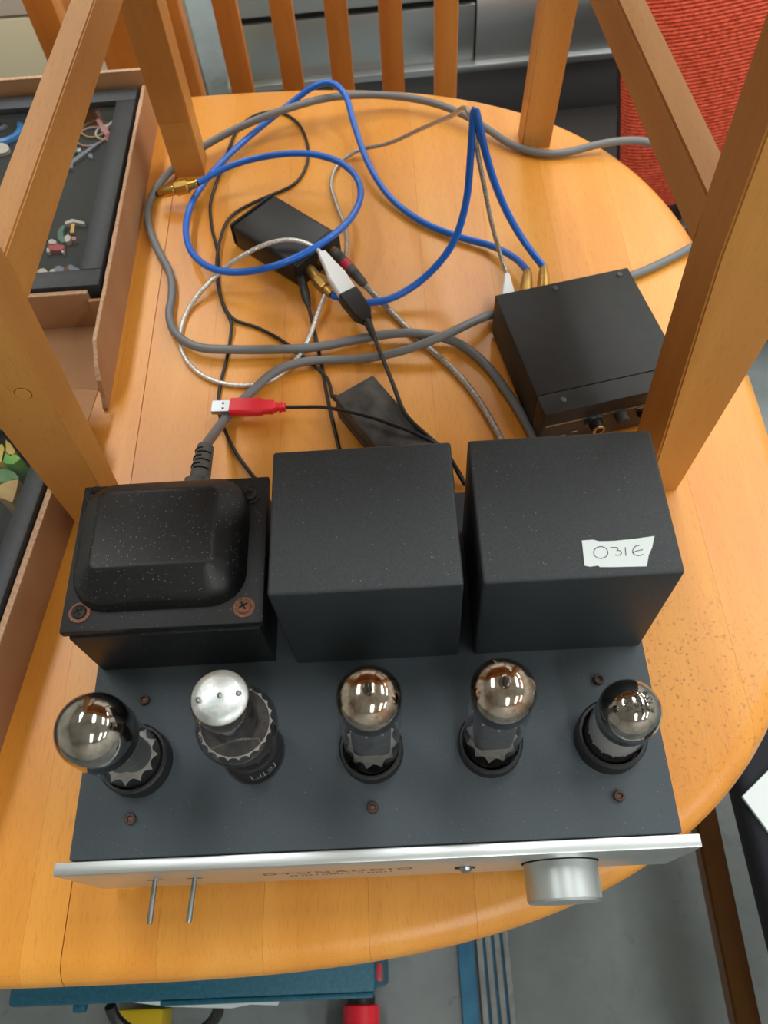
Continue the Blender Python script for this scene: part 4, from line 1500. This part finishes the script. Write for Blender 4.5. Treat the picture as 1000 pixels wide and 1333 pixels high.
# silver unit on the floor
sv = thing('silver_cabinet', 'low silver metal unit with perforated grille standing on the floor', 'metal cabinet', (.33, 2.0, 0))
SY = 1.85
link('plinth', box(bmesh.new(), -.17, 1.0, SY + .006, SY + .35, 0, .140, .002), 'plinth_grey', sv)
link('ridge', box(bmesh.new(), -.185, 1.015, SY - .012, SY + .35, .140, .158, .004), 'cabinet_alu', sv)
link('front_panel', box(bmesh.new(), -.165, .420, SY + .012, SY + .35, .158, .288, .003), 'cabinet_alu', sv)
link('shadow_gap', box(bmesh.new(), -.165, .420, SY + .022, SY + .35, .288, .302), 'dark_slot', sv)
gr = link('grille', box(bmesh.new(), -.165, .420, SY + .010, SY + .35, .302, .43, .006), 'grille_metal', sv)
bm = bmesh.new()
prof = [(SY + .006, .158), (SY + .006, .235)] + [(SY + .066 - .06 * math.cos(a), .235 + .10 * math.sin(a)) for a in [k * math.pi / 16 for k in range(1, 9)]] + [(SY + .35, .335), (SY + .35, .158)]
loft(bm, [[(.424, y, z) for (y, z) in prof], [(1.005, y, z) for (y, z) in prof]], True, True)
link('curved_panel', bm, 'cabinet_alu', sv, angle=40)
sv.rotation_euler = (0, 0, math.radians(2.0))

slab = link('dark_floor_slab', box(bmesh.new(), .05, .72, -.60, -.147, .0, .012, .004), 'dark_fabric')  # thin dark slab added so the floor strip before the unit reads dark
slab.location = (.33, 2.0, 0)
slab.rotation_euler = (0, 0, math.radians(2.0))
tag(slab, 'thin dark brown slab on the floor in front of the silver unit', 'mat')

# red woven cushion on a dark low seat
stl = thing('low_seat', 'dark upholstered low seat under the red cushion', 'seat', (.85, 1.2, 0))
link('seat_pad', box(bmesh.new(), .72, 1.18, 1.02, 1.50, .20, .28, .02, 3), 'dark_fabric', stl)
link('seat_base', box(bmesh.new(), .73, 1.16, 1.04, 1.48, .03, .20, .005), 'dark_fabric', stl)
for (lx, ly) in ((.77, 1.08), (1.12, 1.08), (.77, 1.44), (1.12, 1.44)):
    link('foot', lathe(bmesh.new(), [(.02, 0), (.024, .03)], lx, ly, 14, True, True), 'black_rubber', stl)
cu = thing('cushion', 'red coarse-woven cushion with dark stitched edge beyond the table', 'cushion', (.785, 1.13, .282))
CWd, CHt, CTh = .42, .46, .075
NU, NV = 60, 588
bm = bmesh.new()


def pill(u, v, side):
    su, sv_ = abs(u), abs(v)
    f_ = max(0.0, (1 - su ** 2.6) * (1 - sv_ ** 2.6)) ** 0.5
    x_ = u * CWd / 2 * (1 - .05 * (1 - v * v) * 0 - .04 * (1 - sv_ ** 2))
    z_ = v * CHt / 2 * (1 - .04 * (1 - su ** 2))
    row = abs(math.sin(v * math.pi * 42))
    y_ = side * (f_ * CTh + (.0032 * row - .0016) * (f_ > .1))
    return Vector((x_, y_, z_))


tilt = Matrix.Rotation(math.radians(-14), 3, 'X') @ Matrix.Rotation(math.radians(-9), 3, 'Y')
for side in (-1, 1):
    nv = NV if side < 0 else 40
    g = [[bm.verts.new(tilt @ pill(-1 + 2 * i / NU, -1 + 2 * j_ / nv, side) + Vector((0, .06, CHt / 2 + .022))) for i in range(NU + 1)] for j_ in range(nv + 1)]
    for j_ in range(nv):
        for i in range(NU):
            bm.faces.new((g[j_][i], g[j_][i + 1], g[j_ + 1][i + 1], g[j_ + 1][i]))
link('cover', bm, 'red_weave', cu, world=False, angle=60)
path = []
for (a, b) in (((-1, -1), (1, -1)), ((1, -1), (1, 1)), ((1, 1), (-1, 1)), ((-1, 1), (-1, -1))):
    for k in range(40):
        u = a[0] + (b[0] - a[0]) * k / 40
        v_ = a[1] + (b[1] - a[1]) * k / 40
        p = tilt @ pill(u, v_, -1) + Vector((0, .06, CHt / 2 + .022))
        path.append(p + Vector((random.uniform(-.001, .001), 0, random.uniform(-.001, .001))))
path.append(path[0])
link('stitched_edge', sweep(bmesh.new(), path, .0042, 8, False), 'stitch', cu, world=False, angle=60)
gc = link('grey_rag', box(bmesh.new(), .76, .90, 1.03, 1.09, .2815, .305, .008, 3), 'grey_cloth')
tag(gc, 'scrap of pale grey cloth lying under the red cushion corner', 'cloth')

# ================================================================== UNDER AND BESIDE THE TABLE
# teal tool case under the front edge
tc_ = thing('tool_case', 'glossy teal metal case on the floor under the front table edge', 'case', (-.05, .06, 0))
link('body', box(bmesh.new(), -.243, .136, -.073, .09, 0.0, .315, .006, 2), 'teal_paint', tc_)
link('lid', box(bmesh.new(), -.246, .139, -.076, .093, .318, .350, .005, 2), 'teal_paint', tc_)
link('lid_seam', box(bmesh.new(), -.240, .133, -.070, .088, .3145, .3185), 'dark_slot', tc_)
link('front_strip', box(bmesh.new(), -.085, .136, -.0805, -.0755, .325, .348, .0015), 'teal_paint', tc_)
lat = link('latch', box(bmesh.new(), -.200, -.185, -.085, -.073, .28, .290, .003), 'teal_paint', tc_)
link('side_rib', box(bmesh.new(), .1392, .1445, -.066, -.05, .300, .340, .001), 'enamel_red', tc_)
bm = bmesh.new()
P = []
for k in range(13):
    a = math.pi * k / 12
    P.append((-.105 - .062 * math.cos(a), -.080 - .036 * math.sin(a), .262 - .03 * math.sin(a)))
link('carry_handle', sweep(bm, P, .0065, 10), 'black_rubber', tc_)
bm = bmesh.new()
pg = [(-.13, -.0765), (-.09, -.082), (-.02, -.086), (.0, -.083), (.03, -.085), (.034, -.0765)]
prism(bm, pg, .300, .3012)
link('white_label', bm, 'paper', tc_, smooth=False)
# yellow plug block
yp = thing('yellow_block', 'yellow plastic plug block on the floor beside the teal case', 'plug', (-.19, -.125, 0))
link('block', box(bmesh.new(), -.233, -.168, -.150, -.088, 0, .05, .006, 2), 'yellow_plastic', yp)
link('pink_insert', box(bmesh.new(), -.214, -.182, -.1525, -.115, .012, .053, .003), 'pink_plastic', yp)
# red nozzle
rn = thing('red_nozzle', 'red plastic stepped cap with black tip beside the teal case', 'cap', (.095, -.13, 0))
z_ = .045
link('cap', alathe(bmesh.new(), (.100, -.093, z_), (.095, -.20, z_), [(0, .021), (.02, .024), (.28, .0255), (.29, .040), (.46, .042), (.47, .034), (1, .034)], 36), 'red_plastic', rn)
link('tip', alathe(bmesh.new(), (.1005, -.082, z_), (.100, -.0932, z_), [(0, .016), (.2, .0185), (1, .0185)], 28), 'black_rubber', rn)
# blue and grey ribbed floor track
tk = thing('floor_track', 'blue and grey ribbed metal strip lying on the floor', 'metal strip', (.27, -.1, 0))
link('blue_flange', box(bmesh.new(), .236, .259, -.60, .45, 0, .006, .001), 'blue_paint', tk)
link('grey_bed', box(bmesh.new(), .262, .309, -.60, .45, 0, .007, .001), 'blue_paint', tk)
for k in range(4):
    link('rib', box(bmesh.new(), .2625 + k * .0124, .2708 + k * .0124, -.60, .45, .007, .0125, .0015), 'track_grey', tk)
# second seat: chair beside the table with navy pad; its stretcher shows
ch4 = thing('padded_chair', 'dark wooden chair with navy seat pad beside the rounded table end', 'chair', (.72, .02, 0))
link('seat_pad', box(bmesh.new(), .5115, .93, -.36, .30, .425, .47, .012, 3), 'navy_fabric', ch4)
link('seat_frame', box(bmesh.new(), .530, .92, -.35, .29, .385, .425, .003), 'dark_wood', ch4)
bm = bmesh.new()
loft(bm, [[(.537, -.36, z), (.5655, -.36, z), (.5795, .30, z), (.549, .30, z)] for z in (.172, .20)], True, True)
bmesh.ops.bevel(bm, geom=bm.edges[:], offset=.003, segments=2, affect='EDGES')
link('side_stretcher', bm, 'dark_wood', ch4)
for (lx, ly) in ((.545, .27), (.535, -.35), (.88, .27), (.88, -.35)):
    link('leg', box(bmesh.new(), lx, lx + .034, ly, ly + .034, 0, .386, .003), 'dark_wood', ch4)
bm = bmesh.new()
c = [at(966, 1037, .472), at(1000, 1003, .472), at(1000, 1083, .472)]
d1 = (c[1] - c[0]).normalized()
d2 = (c[2] - c[0]).normalized()
P = [c[0], c[0] + d1 * .21, c[0] + d1 * .21 + d2 * .15, c[0] + d2 * .15]
prism(bm, [(p.x, p.y) for p in P], .4702, .474)
bk = link('paper_pad', bm, 'paper', smooth=False)
tag(bk, 'white paper pad lying on the navy chair seat', 'paper')
